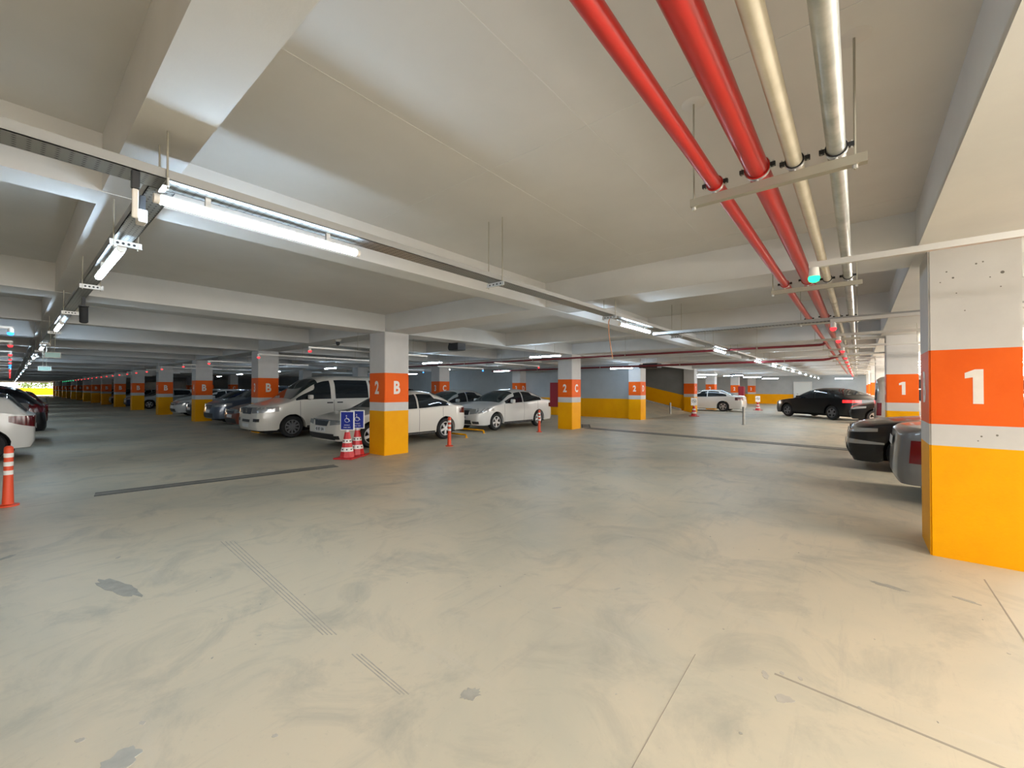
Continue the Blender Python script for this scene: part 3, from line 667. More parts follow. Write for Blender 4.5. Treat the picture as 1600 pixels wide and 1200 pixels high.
VAN = dict(L=4.89, W=1.90, wf=0.92, wb=3.0, R=.335, ge=.97, tum=.16, rf=.62, rr=.25, ef=.72, er=.92, leanf=.10, leanr=.05, sill=.30, nose=.26, rim=CAPM, spokes=10,
    top=[(0, .86), (.06, .95), (.35, 1.04), (.85, 1.16), (1.3, 1.50), (1.72, 1.80), (2.0, 1.90), (2.6, 1.95), (4.2, 1.94), (4.75, 1.90), (4.89, 1.80)],
    sh=[(0, .82), (.25, .92), (.85, 1.08), (1.3, 1.13), (4.89, 1.16)], rfx=1.65, rrx=4.9,
    wins=[(1.02, 2.14, (0, 0)), (2.30, 3.50, (0, 0)), (3.60, 4.62, (0, 0))], ws=(.92, 1.76), rw=None, rwp=(.68, 1.18, 1.70), doors=(1.14, 2.22, 3.55), handles=(1.98, 2.32), mirmat=None,
    head=dict(y0=.40, x1=.52, z0=lambda t: .76 + .06 * t, z1=lambda t: .92 + .05 * t), tail=dict(y0=.80, x1=.10, z0=.72, z1=1.10), grille=(.34, .38, .74, .92, False), lg=(.30, .50, .58), pz=(.34, .80))
MERC = dict(SEDAN, L=4.85, W=1.85, wf=.86, wb=2.87, R=.335, top=[(0, .74), (.08, .83), (.5, .93), (1.35, 1.03), (2.1, 1.36), (2.5, 1.45), (3.0, 1.47), (3.5, 1.42), (4.0, 1.25), (4.35, 1.10), (4.6, 1.08), (4.78, 1.04), (4.85, .98)],
    sh=[(0, .70), (.3, .80), (1.3, .93), (2.7, .96), (4.1, 1.0), (4.85, .92)], rfx=2.25, rrx=3.5, wins=[(1.6, 2.7, (0, 0)), (2.76, 3.95, (0, -.05))], ws=(1.42, 2.25), rw=(3.55, 4.3), doors=(1.5, 2.73, 3.7), handles=(2.4, 3.4), head=dict(y0=.45, x1=.40, z0=lambda t: .68 + .05 * t, z1=lambda t: .78 + .01 * t), extra=dict(y0=.60, x1=.50, z0=lambda t: .48 + .02 * t, z1=lambda t: .58 - .05 * t), tail=dict(y0=.5, x1=.38, z0=.76, z1=.95), lg=(.6, .22, .40), pz=(.40, .70), nose=.16, sill=.2)
SUV = dict(SEDAN, L=4.40, W=1.83, wf=.90, wb=2.63, R=.345, sill=.30, nose=.26, top=[(0, .82), (.08, .92), (.5, 1.02), (1.05, 1.12), (1.75, 1.50), (2.15, 1.60), (2.7, 1.63), (3.6, 1.57), (3.95, 1.45), (4.2, 1.20), (4.34, 1.06), (4.40, 1.0)],
    sh=[(0, .78), (.3, .88), (1.05, 1.02), (2.5, 1.06), (3.9, 1.10), (4.40, .97)], rfx=1.9, rrx=3.7, wins=[(1.25, 2.38, (0, 0)), (2.44, 3.40, (0, 0)), (3.46, 3.85, (0, -.05))], ws=(1.12, 1.92), rw=(3.85, 4.24), doors=(1.2, 2.41, 3.3), handles=(2.1, 3.05), head=dict(y0=.45, x1=.55, z0=lambda t: .72 + .08 * t, z1=lambda t: .86 + .04 * t), tail=dict(y0=.5, x1=.30, z0=.82, z1=1.05), grille=(.32, .4, .66, .84, True), lg=(.6, .30, .48), pz=(.50, .78))
COUPE = dict(SEDAN, L=4.65, W=1.88, wf=.92, wb=2.72, R=.35, spokes=5, rim=CAPM, sill=.29, top=[(0, .78), (.08, .87), (.5, .96), (1.2, 1.05), (1.95, 1.42), (2.35, 1.54), (2.8, 1.58), (3.3, 1.53), (3.9, 1.36), (4.3, 1.19), (4.5, 1.12), (4.60, 1.08), (4.65, 1.0)],
    sh=[(0, .74), (.3, .83), (1.2, .98), (2.6, 1.02), (4.0, 1.08), (4.65, .97)], rfx=2.1, rrx=3.4, wins=[(1.45, 2.55, (0, 0)), (2.61, 3.75, (0, -.05))], ws=(1.28, 2.12), rw=(3.4, 4.2), doors=(1.35, 2.58, 3.5), handles=(2.25, 3.25), tail=dict(y0=.35, x1=.40, z0=lambda t: .88 - .02 * t, z1=lambda t: .99), lg=(.6, .3, .46), pz=(.5, .62), head=dict(y0=.45, x1=.6, z0=.70, z1=.82), grille=(.3, .38, .62, .78, True))
SHORT = dict(SEDAN, L=4.20, wf=.85, wb=2.47, top=[(x * 4.2 / 4.4, z) for x, z in SEDAN['top']], sh=[(x * 4.2 / 4.4, z) for x, z in SEDAN['sh']], rfx=1.91, rrx=2.96, wins=[(1.29, 2.31, (0, 0)), (2.37, 3.46, (0, -0.05))], ws=(1.17, 1.93), rw=(3.0, 3.72), doors=(1.22, 2.33, 3.2), handles=(2.04, 2.98))
WHITE_A = paint('white', (0.70, 0.69, 0.66)); WHITE_B = paint('warm_white', (0.66, 0.63, 0.57)); BLACK = paint('black', (0.006, 0.0065, 0.008), 0.0, 0.3); SILVER_SHADED = paint('silver', (0.15, 0.16, 0.165), 0.3); NAVY = paint('navy', (0.012, 0.022, 0.075), 0.2); STEELB = paint('steel_blue', (0.10, 0.125, 0.17), 0.4); COPPERP = paint('copper_red', (0.24, 0.055, 0.025), 0.3); DKRED = paint('dark_red', (0.12, 0.008, 0.015), 0.2); GREYP = paint('grey', (0.30, 0.29, 0.275), 0.2); CHAMP = paint('silver_grey', (0.46, 0.47, 0.45), 0.3)  # the silver is darkened with the shade on the car by the nearest pillar
VAN['mirmat'] = WHITE_B; VAN['hmat'] = TRIM
S, Nn, E_, W_ = -PI / 2, PI / 2, 0.0, PI
# stalls between rows B and C, noses towards the left aisle
build_car('passenger_van', 'large white passenger van with dark windows beside the pillar marked 3 B', 'van', VAN, WHITE_B, nose_xy=(-14.22, 4.61), heading=S, badge=True)
build_car('sedan_car', 'white sedan parked directly behind the pillar marked 2 B and the cones', 'car', SHORT, WHITE_B, nose_xy=(-10.36, 5.03), heading=S, plate='42 BT 574')
build_car('sedan_car', 'white sedan with five spoke wheels parked over a yellow wheel stop', 'car', LINEA, WHITE_A, nose_xy=(-10.87, 10.36), heading=S, plate='42 DK 380')
build_car('sedan_car', 'pale silver sedan glimpsed between the two white sedans', 'car', dict(SEDAN), CHAMP, nose_xy=(-13.7, 10.1), heading=S, detail=1)
build_car('hatchback_car', 'copper red hatchback half hidden by the white van', 'car', HATCH, COPPERP, nose_xy=(-17.55, 5.15), heading=S, detail=1)
build_car('suv_car', 'steel blue crossover parked right of the pillar marked 4 B', 'car', SUV, STEELB, nose_xy=(-20.75, 5.3), heading=S, detail=1)
build_car('sedan_car', 'navy sedan just left of the pillar marked 4 B', 'car', dict(SEDAN), NAVY, nose_xy=(-25.4, 5.7), heading=S, detail=1)
build_car('hatchback_car', 'white hatchback next to the navy sedan and pillar 5 B', 'car', HATCH, WHITE_A, nose_xy=(-28.2, 5.6), heading=S, detail=1)
build_car('hatchback_car', 'silver hatchback between the pillars marked 5 B and 6 B', 'car', HATCH, CHAMP, nose_xy=(-35.0, 6.6), heading=S, detail=1)
for i, (x, m, lab, sp) in enumerate([(-40.6, CHAMP, 'pale silver car first past pillar 6 B in the dim row', HATCH), (-43.4, NAVY, 'navy car second past pillar 6 B in the dim row', SEDAN), (-48.2, WHITE_A, 'white car third past pillar 6 B in the dim row', HATCH), (-51.0, BLACK, 'black car in the far dim row before the exit', SEDAN), (-56, SILVER_SHADED, 'silver car in the far dim row before the exit', HATCH), (-63, STEELB, 'blue grey car well beyond the others past pillar 6 B in the dim row', SEDAN), (-71, WHITE_A, 'white car farthest along the dim row', HATCH)]):
    build_car('parked_car', lab, 'car', sp, m, nose_xy=(x, 5.7), heading=S, detail=0)
for i, (x, y, m, lab, sp) in enumerate([(-19.8, 10.6, BLACK, 'black car parked in the second row behind the white van', SUV), (-26.3, 10.4, WHITE_A, 'white car in the second row behind the navy sedan', SEDAN), (-29.4, 10.4, GREYP, 'grey car in the second row behind the white hatchback', HATCH), (-33.9, 11.0, BLACK, 'black car in the second row behind the silver hatchback', SEDAN)]):
    build_car('parked_car', lab, 'car', sp, m, nose_xy=(x, y), heading=S, detail=0)
# left side of the left aisle, tails towards the aisle
def tail_at(x, y, L): return (x, y - L / 2)
build_car('hatchback_car', 'white hatchback cut by the left edge, tail towards the aisle', 'car', HATCH, WHITE_A, center=tail_at(-14.35, 0.33, 3.98), heading=S)
build_car('suv_car', 'black car just beyond the white hatchback at the left edge', 'car', SUV, BLACK, center=tail_at(-18.6, 0.66, 4.4), heading=S, detail=1)
build_car('hatchback_car', 'dark red hatchback beyond the black car at the left edge', 'car', HATCH, DKRED, center=tail_at(-22.8, 0.85, 3.98), heading=S, detail=1)
build_car('suv_car', 'grey people carrier beyond the dark red hatchback', 'car', SUV, GREYP, center=tail_at(-28.5, 0.75, 4.4), heading=S, detail=0)
build_car('sedan_car', 'silver car sticking out into the far end of the left aisle', 'car', SEDAN, CHAMP, center=(-48, -0.4), heading=Nn, detail=0)
build_car('parked_car', 'white car beyond the silver car at the far left end', 'car', HATCH, WHITE_A, center=(-58, -1.5), heading=S, detail=0)
# right side
build_car('sedan_car', 'silver sedan tail showing just left of the nearest pillar', 'car', dict(SEDAN, W=1.72, nose=.25, tail=dict(y0=.655, s0=.10, x1=.42, z0=.56, z1=.85)), SILVER_SHADED, center=(0.40 + 2.2, 8.16), heading=E_)
build_car('sedan_car', 'black sedan nose pointing out beside the silver tail on the right', 'car', MERC, BLACK, nose_xy=(-0.14, 11.05), heading=W_)
build_car('passenger_van', 'grey van tail just left of the second pillar numbered 1', 'van', VAN, GREYP, center=(0.42 + 2.45, 17.6), heading=E_, detail=1)
build_car('hatchback_car', 'black car nose far down the right row beyond the grey van', 'car', HATCH, BLACK, nose_xy=(-0.25, 24.3), heading=W_, detail=1)
build_car('suv_car', 'silver car tail beyond the black nose in the right row', 'car', SUV, CHAMP, center=(0.9 + 2.2, 31.0), heading=E_, detail=0)
hv = Vector((-2.19, 1.94)).normalized(); hd_ = math.atan2(hv.y, hv.x)
rw_ = Vector((-1.02, 25.92)); side = Vector((-math.sin(hd_), math.cos(hd_)))     # rear left wheel contact, left side direction
cc = rw_ - side * (1.88 / 2 - 0.03) + hv * (4.65 / 2 - (4.65 - .92 - 2.72))
build_car('coupe_suv_car', 'black sloping-roof car crossing the aisle with red tail lamp lit', 'car', COUPE, BLACK, center=(cc.x, cc.y), heading=hd_, lit=True, detail=1)
build_car('sedan_car', 'white sedan with tail lamp showing beyond the steel post', 'car', dict(MERC), WHITE_A, center=(-5.9 - 2.4, 33.4 - 1.9), heading=PI, detail=1)
# ================================================================== CABLE TRAYS
def tray(label, axis, a, b, c, z, w=0.2, h=0.055, mat=None):
    """U-shaped perforated cable tray; axis 'Y' runs along Y at x=c, axis 'X' along X at y=c"""
    t = thing('cable_tray', label, 'cable tray', ((c, a, z) if axis == 'Y' else (a, c, z)))
    L = b - a; hw = w / 2
    def bx(n, u0, u1, v0, v1, z0, z1, m):
        return box(n, v0, v1, u0, u1, z0, z1, m, t) if axis == 'Y' else box(n, u0, u1, v0, v1, z0, z1, m, t)
    bx('tray_floor', 0, L, -hw, hw, 0, 0.004, mat or (TRAY_Y if axis == 'Y' else TRAY_X))
    for s_ in (-1, 1):
        v0, v1 = sorted((s_ * hw, s_ * (hw - 0.004)))
        bx('tray_side', 0, L, v0, v1, 0.0, h, TRAYS)
    bx('cable', 0.02, L - 0.02, -0.04, -0.015, 0.005, 0.03, PLASTB); bx('cable', 0.02, L - 0.02, 0.0, 0.02, 0.005, 0.024, PLASTB)
    return t
XT, YT, ZT = -2.72, 0.50, 2.545
tray('galvanised cable tray running along the near ceiling above the brightest lamp', 'Y', -2.2, 50, XT, ZT, 0.16, 0.05)
tray('galvanised cable tray running down the left aisle', 'X', -126, XT - 0.085, YT, ZT, 0.11, 0.05)
tray('thin cable tray crossing from the near tray to the right hand pillars', 'X', XT + 0.085, 4.0, 6.9, 2.40, 0.10, 0.045)
def hanger(label, axis, u, c, z, ztop, group=None, wbar=0.22, zt2=None):
    """cross bar with two threaded rods carrying a tray"""
    loc = (c, u, z) if axis == 'Y' else (u, c, z)
    t = thing('tray_hanger', label, 'hanger', loc, 0 if axis == 'Y' else PI / 2, group)
    hb = wbar / 2
    box('cross_bar', -hb, hb, -0.004, 0.004, -0.042, -0.002, ZINC, t); box('cross_bar_flange', -hb, hb, -0.022, -0.004, -0.046, -0.042, ZINC, t)
    for k in range(4): tube('slot', (-hb + 0.04 + k * (wbar - 0.08) / 3, -0.0052, -0.022), (-hb + 0.04 + k * (wbar - 0.08) / 3, 0.0052, -0.022), 0.0085, PLASTB, t, 8)
    for sx in (-1, 1): tube('threaded_rod', (sx * (hb - 0.02), 0, -0.055), (sx * (hb - 0.02), 0, ztop - z), 0.0045, STRUT, t, 8)
    return t
hanger('slotted hanger bar under the near tray in mid ceiling', 'Y', 3.02, XT, ZT, Z_SLAB)
hanger('tray hanger at the junction of the two trays, hung from the beam', 'Y', 0.49, XT, ZT, Z_BEAM)
hanger('tray hanger by the second lamp of the near tray', 'Y', 5.45, XT, ZT, Z_BEAM)
for k, y in enumerate((8.3, 10.6, 13.2, 15.9, 18.7, 21.8, 25.0)): hanger('%s small tray hanger past the second lamp of the near tray' % ORD[k], 'Y', y, XT, ZT, Z_SLAB if k != 2 else Z_BEAM, 'hangers of the near tray')
hl = ['first white slotted hanger bar along the left tray', 'second white slotted hanger bar along the left tray, above the bullet camera', 'third hanger bar along the left tray, past the bullet camera', 'fourth small hanger bar along the left tray']
for k, x in enumerate((-3.86, -5.75, -7.95, -11.0)): hanger(hl[k], 'X', x, YT, ZT - 0.03, Z_BEAM, wbar=0.165)
for k, x in enumerate((-14.0, -17, -20, -23, -26)): hanger('%s tiny hanger bar past the fourth one of the left tray' % ORD[k], 'X', x, YT, ZT - 0.02, Z_BEAM, 'far hangers of the left tray', wbar=0.165)

# ================================================================== LAMPS
def led_tube(label, x, y, z, axis, L=1.16, group=None, r=0.024, mat=None, hang=True):
    t = thing('led_tube_lamp', label, 'lamp', (x, y, z), 0 if axis == 'X' else PI / 2, group)
    bm = bmesh.new(); A = []; n = 12; h = L / 2 - 0.02       # rounded diffuser below a flat opaque back
    for x in (-h, h): A.append([bm.verts.new((x, r * math.cos(t), r * math.sin(t))) for t in [math.radians(35 - 250 * k / n) for k in range(n + 1)]])
    for k in range(n): bm.faces.new((A[0][k], A[0][k + 1], A[1][k + 1], A[1][k]))
    from_bm('glowing_tube', bm, mat or TUBE, t, smooth=60)
    box('lamp_back', -h, h, -r * 0.80, r * 0.80, r * 0.56, r * 0.95, PLASTW, t)
    for s_ in (-1, 1): tube('end_cap', (s_ * (L / 2 - 0.02), 0, 0), (s_ * (L / 2 + 0.005), 0, 0), r * 1.04, PLASTW, t, 14)
    for s_ in (-0.3, 0.3): box('clip', s_ * L - 0.012, s_ * L + 0.012, -0.012, 0.012, r * 0.9, (r + 0.03) if hang else ZT - z, ZINC, t)
    if hang:
        for s_ in (-0.3, 0.3): tube('drop_rod', (s_ * L, 0, r + 0.028), (s_ * L, 0, Z_SLAB - z), 0.004, STRUT, t, 6)
    return t
led_tube('long brightest tube lamp under the near tray, upper left', XT - 0.02, 1.02, 2.47, 'Y', 1.12, hang=False)
for k, y in enumerate((6.40, 11.65, 16.9, 20.6, 23.6, 27.1, 30.7, 34.4, 38.2, 42.0, 46)):
    lab = ['tube lamp second along the near tray, above the hanging orange cable', 'tube lamp third along the near tray, in front of the red pipe', 'tube lamp fourth along the near tray'][k] if k < 3 else '%s tube lamp along the near tray counted from the viewer' % ORD[k + 1]
    led_tube(lab, XT - 0.02, y, 2.48, 'Y', 1.16, None if k < 3 else 'receding lamps of the near tray', hang=False)
for k, x in enumerate((-4.45, -9.6, -15.0, -20.0, -24.5, -29.5, -36, -44, -54, -66, -80, -95, -110)):
    lab = ['bright tube lamp under the left tray nearest the tray junction', 'tube lamp second along the left tray past the bullet camera'][k] if k < 2 else '%s tube lamp along the left tray counted from the tray junction' % ORD[k]
    led_tube(lab, x, YT - 0.02, 2.46, 'X', 1.16, None if k < 2 else 'receding lamps of the left tray', hang=False)
LROW = [(-7.25, 10.28, 'tube lamp hung left of the pillar marked 2 C'), (-12.38, 10.2, 'tube lamp hung in front of the pillar marked 3 C'), (-15.2, 17.4, 'tube lamp hung before the back wall above the white sedan'), (-8.6, 18.45, 'tube lamp hung just left of the pillar marked 2 D'),
    (-19.6, 9.9, 'tube lamp hung above the roof of the white van'), (-16.4, 14.2, 'short looking tube lamp right of the pillar marked 3 C')]
for x, y, lab in LROW: led_tube(lab, x, y, 2.48, 'X', 1.16)
for k, (x, y) in enumerate([(-26, 9.9), (-33, 10.2), (-40, 10.9), (-23, 17.2), (-33, 17.3)]): led_tube('%s distant tube lamp over the dim rows left of pillar 3 C' % ORD[k], x, y, 2.48, 'X', 1.16, 'distant lamps over the dim rows')
for k, (x, y) in enumerate([(-7.9, 30.2), (-6.9, 33.2), (-6.6, 38.4), (-6.2, 44.5), (-9.5, 36), (-1.0, 48.2), (-12, 40)]): led_tube('%s distant tube lamp over the hall beyond the white sedan' % ORD[k], x, y, 2.48, 'X', 1.3, 'lamps of the far hall')
# unseen lamps added to brighten the right hand floor and the foreground
RROWS = [(4.5, (3.2, 4.4, 5.6, 6.8)), (9.55, (2.6, 3.8, 5.0, 6.2))] + [(y, (2.0, 3.2, 4.4, 5.6, 6.8)) for y in (15.0, 20.3, 22.8, 25.6, 28.6, 32.0, 35.5, 39.5)]
for ri, (y, xs) in enumerate(RROWS):
    for ci, x in enumerate(xs): led_tube('added warm lamp over right stalls outside the picture, %s row, %s from aisle' % (ORD[ri], ORD[ci]), x, y, 2.48, 'X', 1.1, 'added lamps over the right hand stalls', mat=ADDED_WARM2 if y > 9 else ADDED_WARM)
for k, (x, y) in enumerate([(1.65, 0.1), (1.65, 1.3), (2.5, 0.1), (2.5, 1.3)]): led_tube('%s added warm tube lamp of the pair of rows right of the viewpoint' % ORD[k], x, y, 2.48, 'Y', 1.1, 'added lamps right of the viewpoint', mat=ADDED_WARM)

# ================================================================== PIPES ON TRAPEZE HANGERS
PZ = 2.675
PIPES = [(-0.612, 0.036, REDP, 'thin red sprinkler pipe, leftmost of the four overhead pipes'), (-0.405, 0.053, REDP, 'thick red sprinkler main overhead'), (-0.240, 0.034, BEIGEP, 'cream overhead pipe between the red main and the grey pipe'), (-0.074, 0.037, GALV, 'grey galvanised overhead pipe, rightmost of the four')]
for i, (x, r, m, lab) in enumerate(PIPES):
    t = thing('overhead_pipe', lab, 'pipe', (x, 0, PZ)); zc = -0.053 + r + 0.0
    e = 50 if i > 1 else 40
    tube('pipe_run', (0, -6, zc), (0, e, zc), r, m, t, 20)
    for k, y in enumerate((6.9, 12.2)) if i > 1 else []:
        lathe('coupling', [(r, -0.03), (r * 1.12, -0.028), (r * 1.12, 0.028), (r, 0.03)], m, t, 16, 'Y', loc=(0, y, zc))
def trapeze(y, label, group=None, full=True):
    t = thing('pipe_trapeze', label, 'hanger', (-0.35, y, 2.585), 0, group)
    box('strut_channel', -0.39, 0.39, -0.0205, 0.0205, -0.03, 0.011, STRUT, t); box('channel_lip', -0.39, 0.39, -0.0215, -0.0135, 0.0112, 0.014, STRUT, t)
    for x in (-0.375, 0.345):
        tube('threaded_rod', (x, 0, -0.05), (x, 0, Z_SLAB - 2.585), 0.005, STRUT, t, 8)
        lathe('hex_nut', [(0.0, -0.046), (0.011, -0.046), (0.011, -0.030), (0.0, -0.030)], ZINC, t, 6, loc=(x, 0, 0))
    if full:
        for (px, r, m, _l) in PIPES:
            x = px + 0.35; zc = PZ - 0.053 + r - 2.585
            bm = bmesh.new(); bm_lathe(bm, [(r + 0.001, -0.013), (r + 0.007, -0.013), (r + 0.007, 0.013), (r + 0.001, 0.013), (r + 0.001, -0.013)], 20, 'Y')
            c = from_bm('pipe_clamp', bm, RUBBER if m is not REDP else REDP, t, loc=(x, 0, zc), smooth=40)
            bm_ = bmesh.new(); bm_lathe(bm_, [(r + 0.0075, -0.010), (r + 0.010, -0.010), (r + 0.010, 0.010), (r + 0.0075, 0.010)], 20, 'Y'); from_bm('clamp_band', bm_, ZINC, c, smooth=40)
            for s_ in (-1, 1):
                q0, q1 = sorted((s_ * (r + 0.006), s_ * (r + 0.030))); box('clamp_ear', q0, q1, -0.010, 0.010, -0.010, 0.010, PLASTB, c)
                tube('clamp_bolt', (s_ * (r + 0.020), 0, -0.018), (s_ * (r + 0.020), 0, 0.020), 0.004, ZINC, c, 8)
            tube('stud', (0, 0, -(zc - 0.01)), (0, 0, -r), 0.007, ZINC, c, 8)
for k, y in enumerate((2.52, 5.42, 8.35, 11.3, 14.2, 17.1, 20.0, 23)):
    trapeze(y, ['pipe trapeze nearest the viewer carrying four clamped pipes', 'second pipe trapeze, beside the green indicator lamp', 'third pipe trapeze, behind the crossing tray'][k] if k < 3 else '%s pipe trapeze along the overhead pipes counted from the viewer' % ORD[k], None if k < 3 else 'far pipe trapezes', k < 3)
# plaster rings where rods enter the slab
for x in (-0.725, -0.005): lathe('plaster_ring', [(0.0, -0.003), (0.06, -0.003), (0.07, 0.003)], GREY, ceiling, 14, loc=(x, 2.52, Z_SLAB - 0.001))
# red branch pipes crossing the aisle
t = thing('sprinkler_branch', 'red branch pipe crossing in front of the pillar marked 2 C', 'pipe', (0, 12.3, 2.56)); path('pipe_run', [(-0.60, 0, 0.05), (-0.63, 0, 0.01), (-0.70, 0, 0), (-18, 0, 0.0)], 0.03, REDSHADED, t)
t = thing('sprinkler_branch', 'red branch pipe with an elbow in front of the far pillar and ramp', 'pipe', (0, 17.5, 2.50)); path('pipe_run', [(-0.42, -0.05, 0.15), (-0.50, 0, 0.10), (-0.75, 0, 0.02), (-0.9, 0, 0), (-16, 0, 0)], 0.042, REDSHADED, t)
for y, lab, z, n in ((12.3, 'x', 2.56, 4), (17.5, 'y', 2.5, 4)):
    for k in range(n): tg = thing('pipe_drop_rod', '%s thin rod from the right holding the %s red branch pipe' % (ORD[k], 'nearer' if y < 15 else 'farther'), 'rod', (-2.0 - 3.6 * k, y, z), 0, 'rods of the branch pipes'); tube('rod', (0, 0, 0.03), (0, 0, Z_SLAB - z), 0.004, STRUT, tg, 6); lathe('collar', [(0.033, -0.012), (0.05, -0.012), (0.05, 0.012), (0.033, 0.012)], STRUT, tg, 14, 'X')

# ================================================================== PARKING INDICATOR LAMPS
def indicator(label, x, y, z, dx, dy, L, mat, group, zc=2.38, sc=1.0):
    """indicator hanging from the end of a thin conduit that runs L metres in direction (dx,dy)"""
    t = thing('parking_indicator', label, 'indicator lamp', (x, y, z), 0, group)
    lathe('housing', [(0.0, 0.05), (0.028 * sc, 0.05), (0.030 * sc, 0.02), (0.033 * sc, -0.012)], PLASTW, t, 18)
    lathe('lens', [(0.033 * sc, -0.012), (0.035 * sc, -0.028), (0.028 * sc, -0.046), (0.012 * sc, -0.054), (0.0, -0.055)], mat, t, 18)
    h = zc - z
    if dx: box('conduit', min(-0.03 * dx, L * dx), max(-0.03 * dx, L * dx), -0.02, 0.02, h, h + 0.04, ZINC, t)
    else: box('conduit', -0.018, 0.018, min(-0.03 * dy, L * dy), max(-0.03 * dy, L * dy), h, h + 0.035, ZINC, t)
    tube('stem', (0, 0, 0.05), (0, 0, h), 0.02, PLASTW, t, 10)
    for k in (0.35, 0.85):
        tube('drop_rod', (dx * L * k, dy * L * k, h + 0.03), (dx * L * k, dy * L * k, Z_BEAM - z if dx else Z_SLAB - z), 0.004, STRUT, t, 6)
indicator('green indicator lamp glowing under the red main on the right', -0.24, 3.70, 2.33, 1, 0, 3.2, S_GRN, None, sc=1.05)
for k, y in enumerate((6.85, 8.7, 11.1, 13.6, 15.5, 18.0, 20.6, 23.4, 26.2, 29, 31.8)):
    lab = ['red indicator lamp nearest the viewer on the right, below the crossing tray', 'red indicator lamp second in the right hand string', 'red indicator lamp third in the right hand string'][k] if k < 3 else '%s red indicator lamp of the right hand string counted from the viewer' % ORD[k]
    indicator(lab, -0.245, y, 2.32, 1, 0, 3.2, S_RED, None if k < 3 else 'right hand indicator string')
for k, x in enumerate((-9.14, -12.06, -16.3, -19.45, -22.9)):
    indicator(['red indicator lamp above the roof of the white van, nearest pillar 2 B', 'red indicator lamp in front of the pillar marked 3 B', 'red indicator lamp between pillars 3 B and 4 B', 'red indicator lamp seen against the pillar marked 4 B', 'red indicator lamp just left of the pillar marked 4 B'][k], x, 4.15, 2.34, 0, 1, 3.2, S_RED, None)
for k in range(20): indicator(('%s tiny red indicator lamp past pillar 5 B over the dim stalls' % ORD[k]) if k < 14 else '%s tiny green indicator lamp near the far exit' % ORD[k - 14], -26.3 - 2.6 * k, 4.2, 2.32, 0, 1, 2.4, S_RED if k < 14 else S_GRN, 'dim row of red indicators' if k < 14 else 'green indicators near the exit')
for k, x in enumerate((-9.67, -12.53, -16.0, -18.6, -21.2, -23.6, -26, -29.5, -33, -37, -41, -46, -52)):
    m = S_BLU if k in (0, 5, 6) else S_RED
    indicator(['blue indicator lamp nearest the left edge', 'red indicator lamp just below the blue one at the left edge'][k] if k < 2 else '%s lamp of the left edge string counted from the viewer, %s' % (ORD[k], 'blue' if m is S_BLU else 'red'), x, 0.0, 2.34, 0, -1, 3.0, m, None if k < 2 else ('blue lamps of the left string' if m is S_BLU else 'red lamps of the left string'))
indicator('blue indicator lamp just left of the pillar marked 3 C', -16.6, 13.1, 2.34, 0, -1, 2.6, S_BLU, None)
indicator('blue indicator lamp between pillars 3 C and 3 D', -12.9, 13.5, 2.34, 0, -1, 2.6, S_BLU, None)
indicator('red indicator lamp just left of the pillar marked 2 C', -9.6, 13.2, 2.36, 0, -1, 2.6, S_RED, None)

# ================================================================== SMALL CEILING THINGS
jb = thing('junction_box', 'white upright junction box hanging at the tray corner', 'junction box', (-2.66, 0.375, 2.32)); box('case', -0.010, 0.010, -0.012, 0.012, 0.0, 0.14, PLASTW, jb, 0.006); box('cap', -0.014, 0.014, -0.016, 0.016, 0.14, 0.226, PLASTB, jb, 0.005)
jb2 = thing('junction_box', 'small beige box below the upright junction box', 'junction box', (-3.0, 0.45, 2.40)); box('case', -0.04, 0.04, -0.02, 0.02, 0, 0.07, PLASTW, jb2, 0.006); box('clip', -0.03, 0.03, -0.012, 0.012, 0.07, 0.145, PLASTB, jb2)
bc = thing('bullet_camera', 'dark bullet camera hanging from the left tray', 'camera', (-6.85, 0.53, 2.38)); 
tube('camera_body', (0.05, 0, 0.06), (-0.04, 0.01, -0.11), 0.038, PLASTB, bc, 18); tube('lens', (-0.04, 0.01, -0.11), (-0.043, 0.0103, -0.116), 0.030, GLASS, bc, 18); box('bracket', 0.02, 0.06, -0.015, 0.015, 0.05, 0.165, PLASTB, bc); box('sun_shield', 0.0, 0.09, -0.042, 0.042, 0.055, 0.062, PLASTB, bc)
dc = thing('dome_camera', 'small camera on a white bracket above the white van', 'camera', (-10.42, 5.45, 2.66)); lathe('mount', [(0.0, 0.13), (0.09, 0.13), (0.05, 0.07), (0.0, 0.07)], PLASTW, dc, 14); lathe('camera_head', [(0.0, 0.07), (0.05, 0.06), (0.05, 0.0), (0.03, -0.03), (0, -0.04)], PLASTB, dc, 14)
def jetfan(x, y, z, label, s=1.0):
    t = thing('jet_fan', label, 'fan', (x, y, z)); t.scale = (s, s, 1); box('fan_housing', -0.35, 0.35, -0.28, 0.28, -0.12, 0.10, PLASTB, t, 0.03); tube('outlet', (-0.34, 0, -0.01), (-0.6, 0, -0.01), 0.09, PLASTB, t, 16)
    for sx in (-0.25, 0.25): tube('drop_rod', (sx, 0, 0.09), (sx, 0, Z_SLAB - z), 0.006, STRUT, t, 6)
jetfan(-7.3, 18.9, 2.58, 'black jet fan hung in front of the ramp by pillar 2 D')
jetfan(-8.7, 8.05, 2.70, 'black jet fan hung right of the pillar marked 2 B', 0.55)
jetfan(-6.9, 34.6, 2.55, 'black jet fan among the lamps beyond the white sedan')
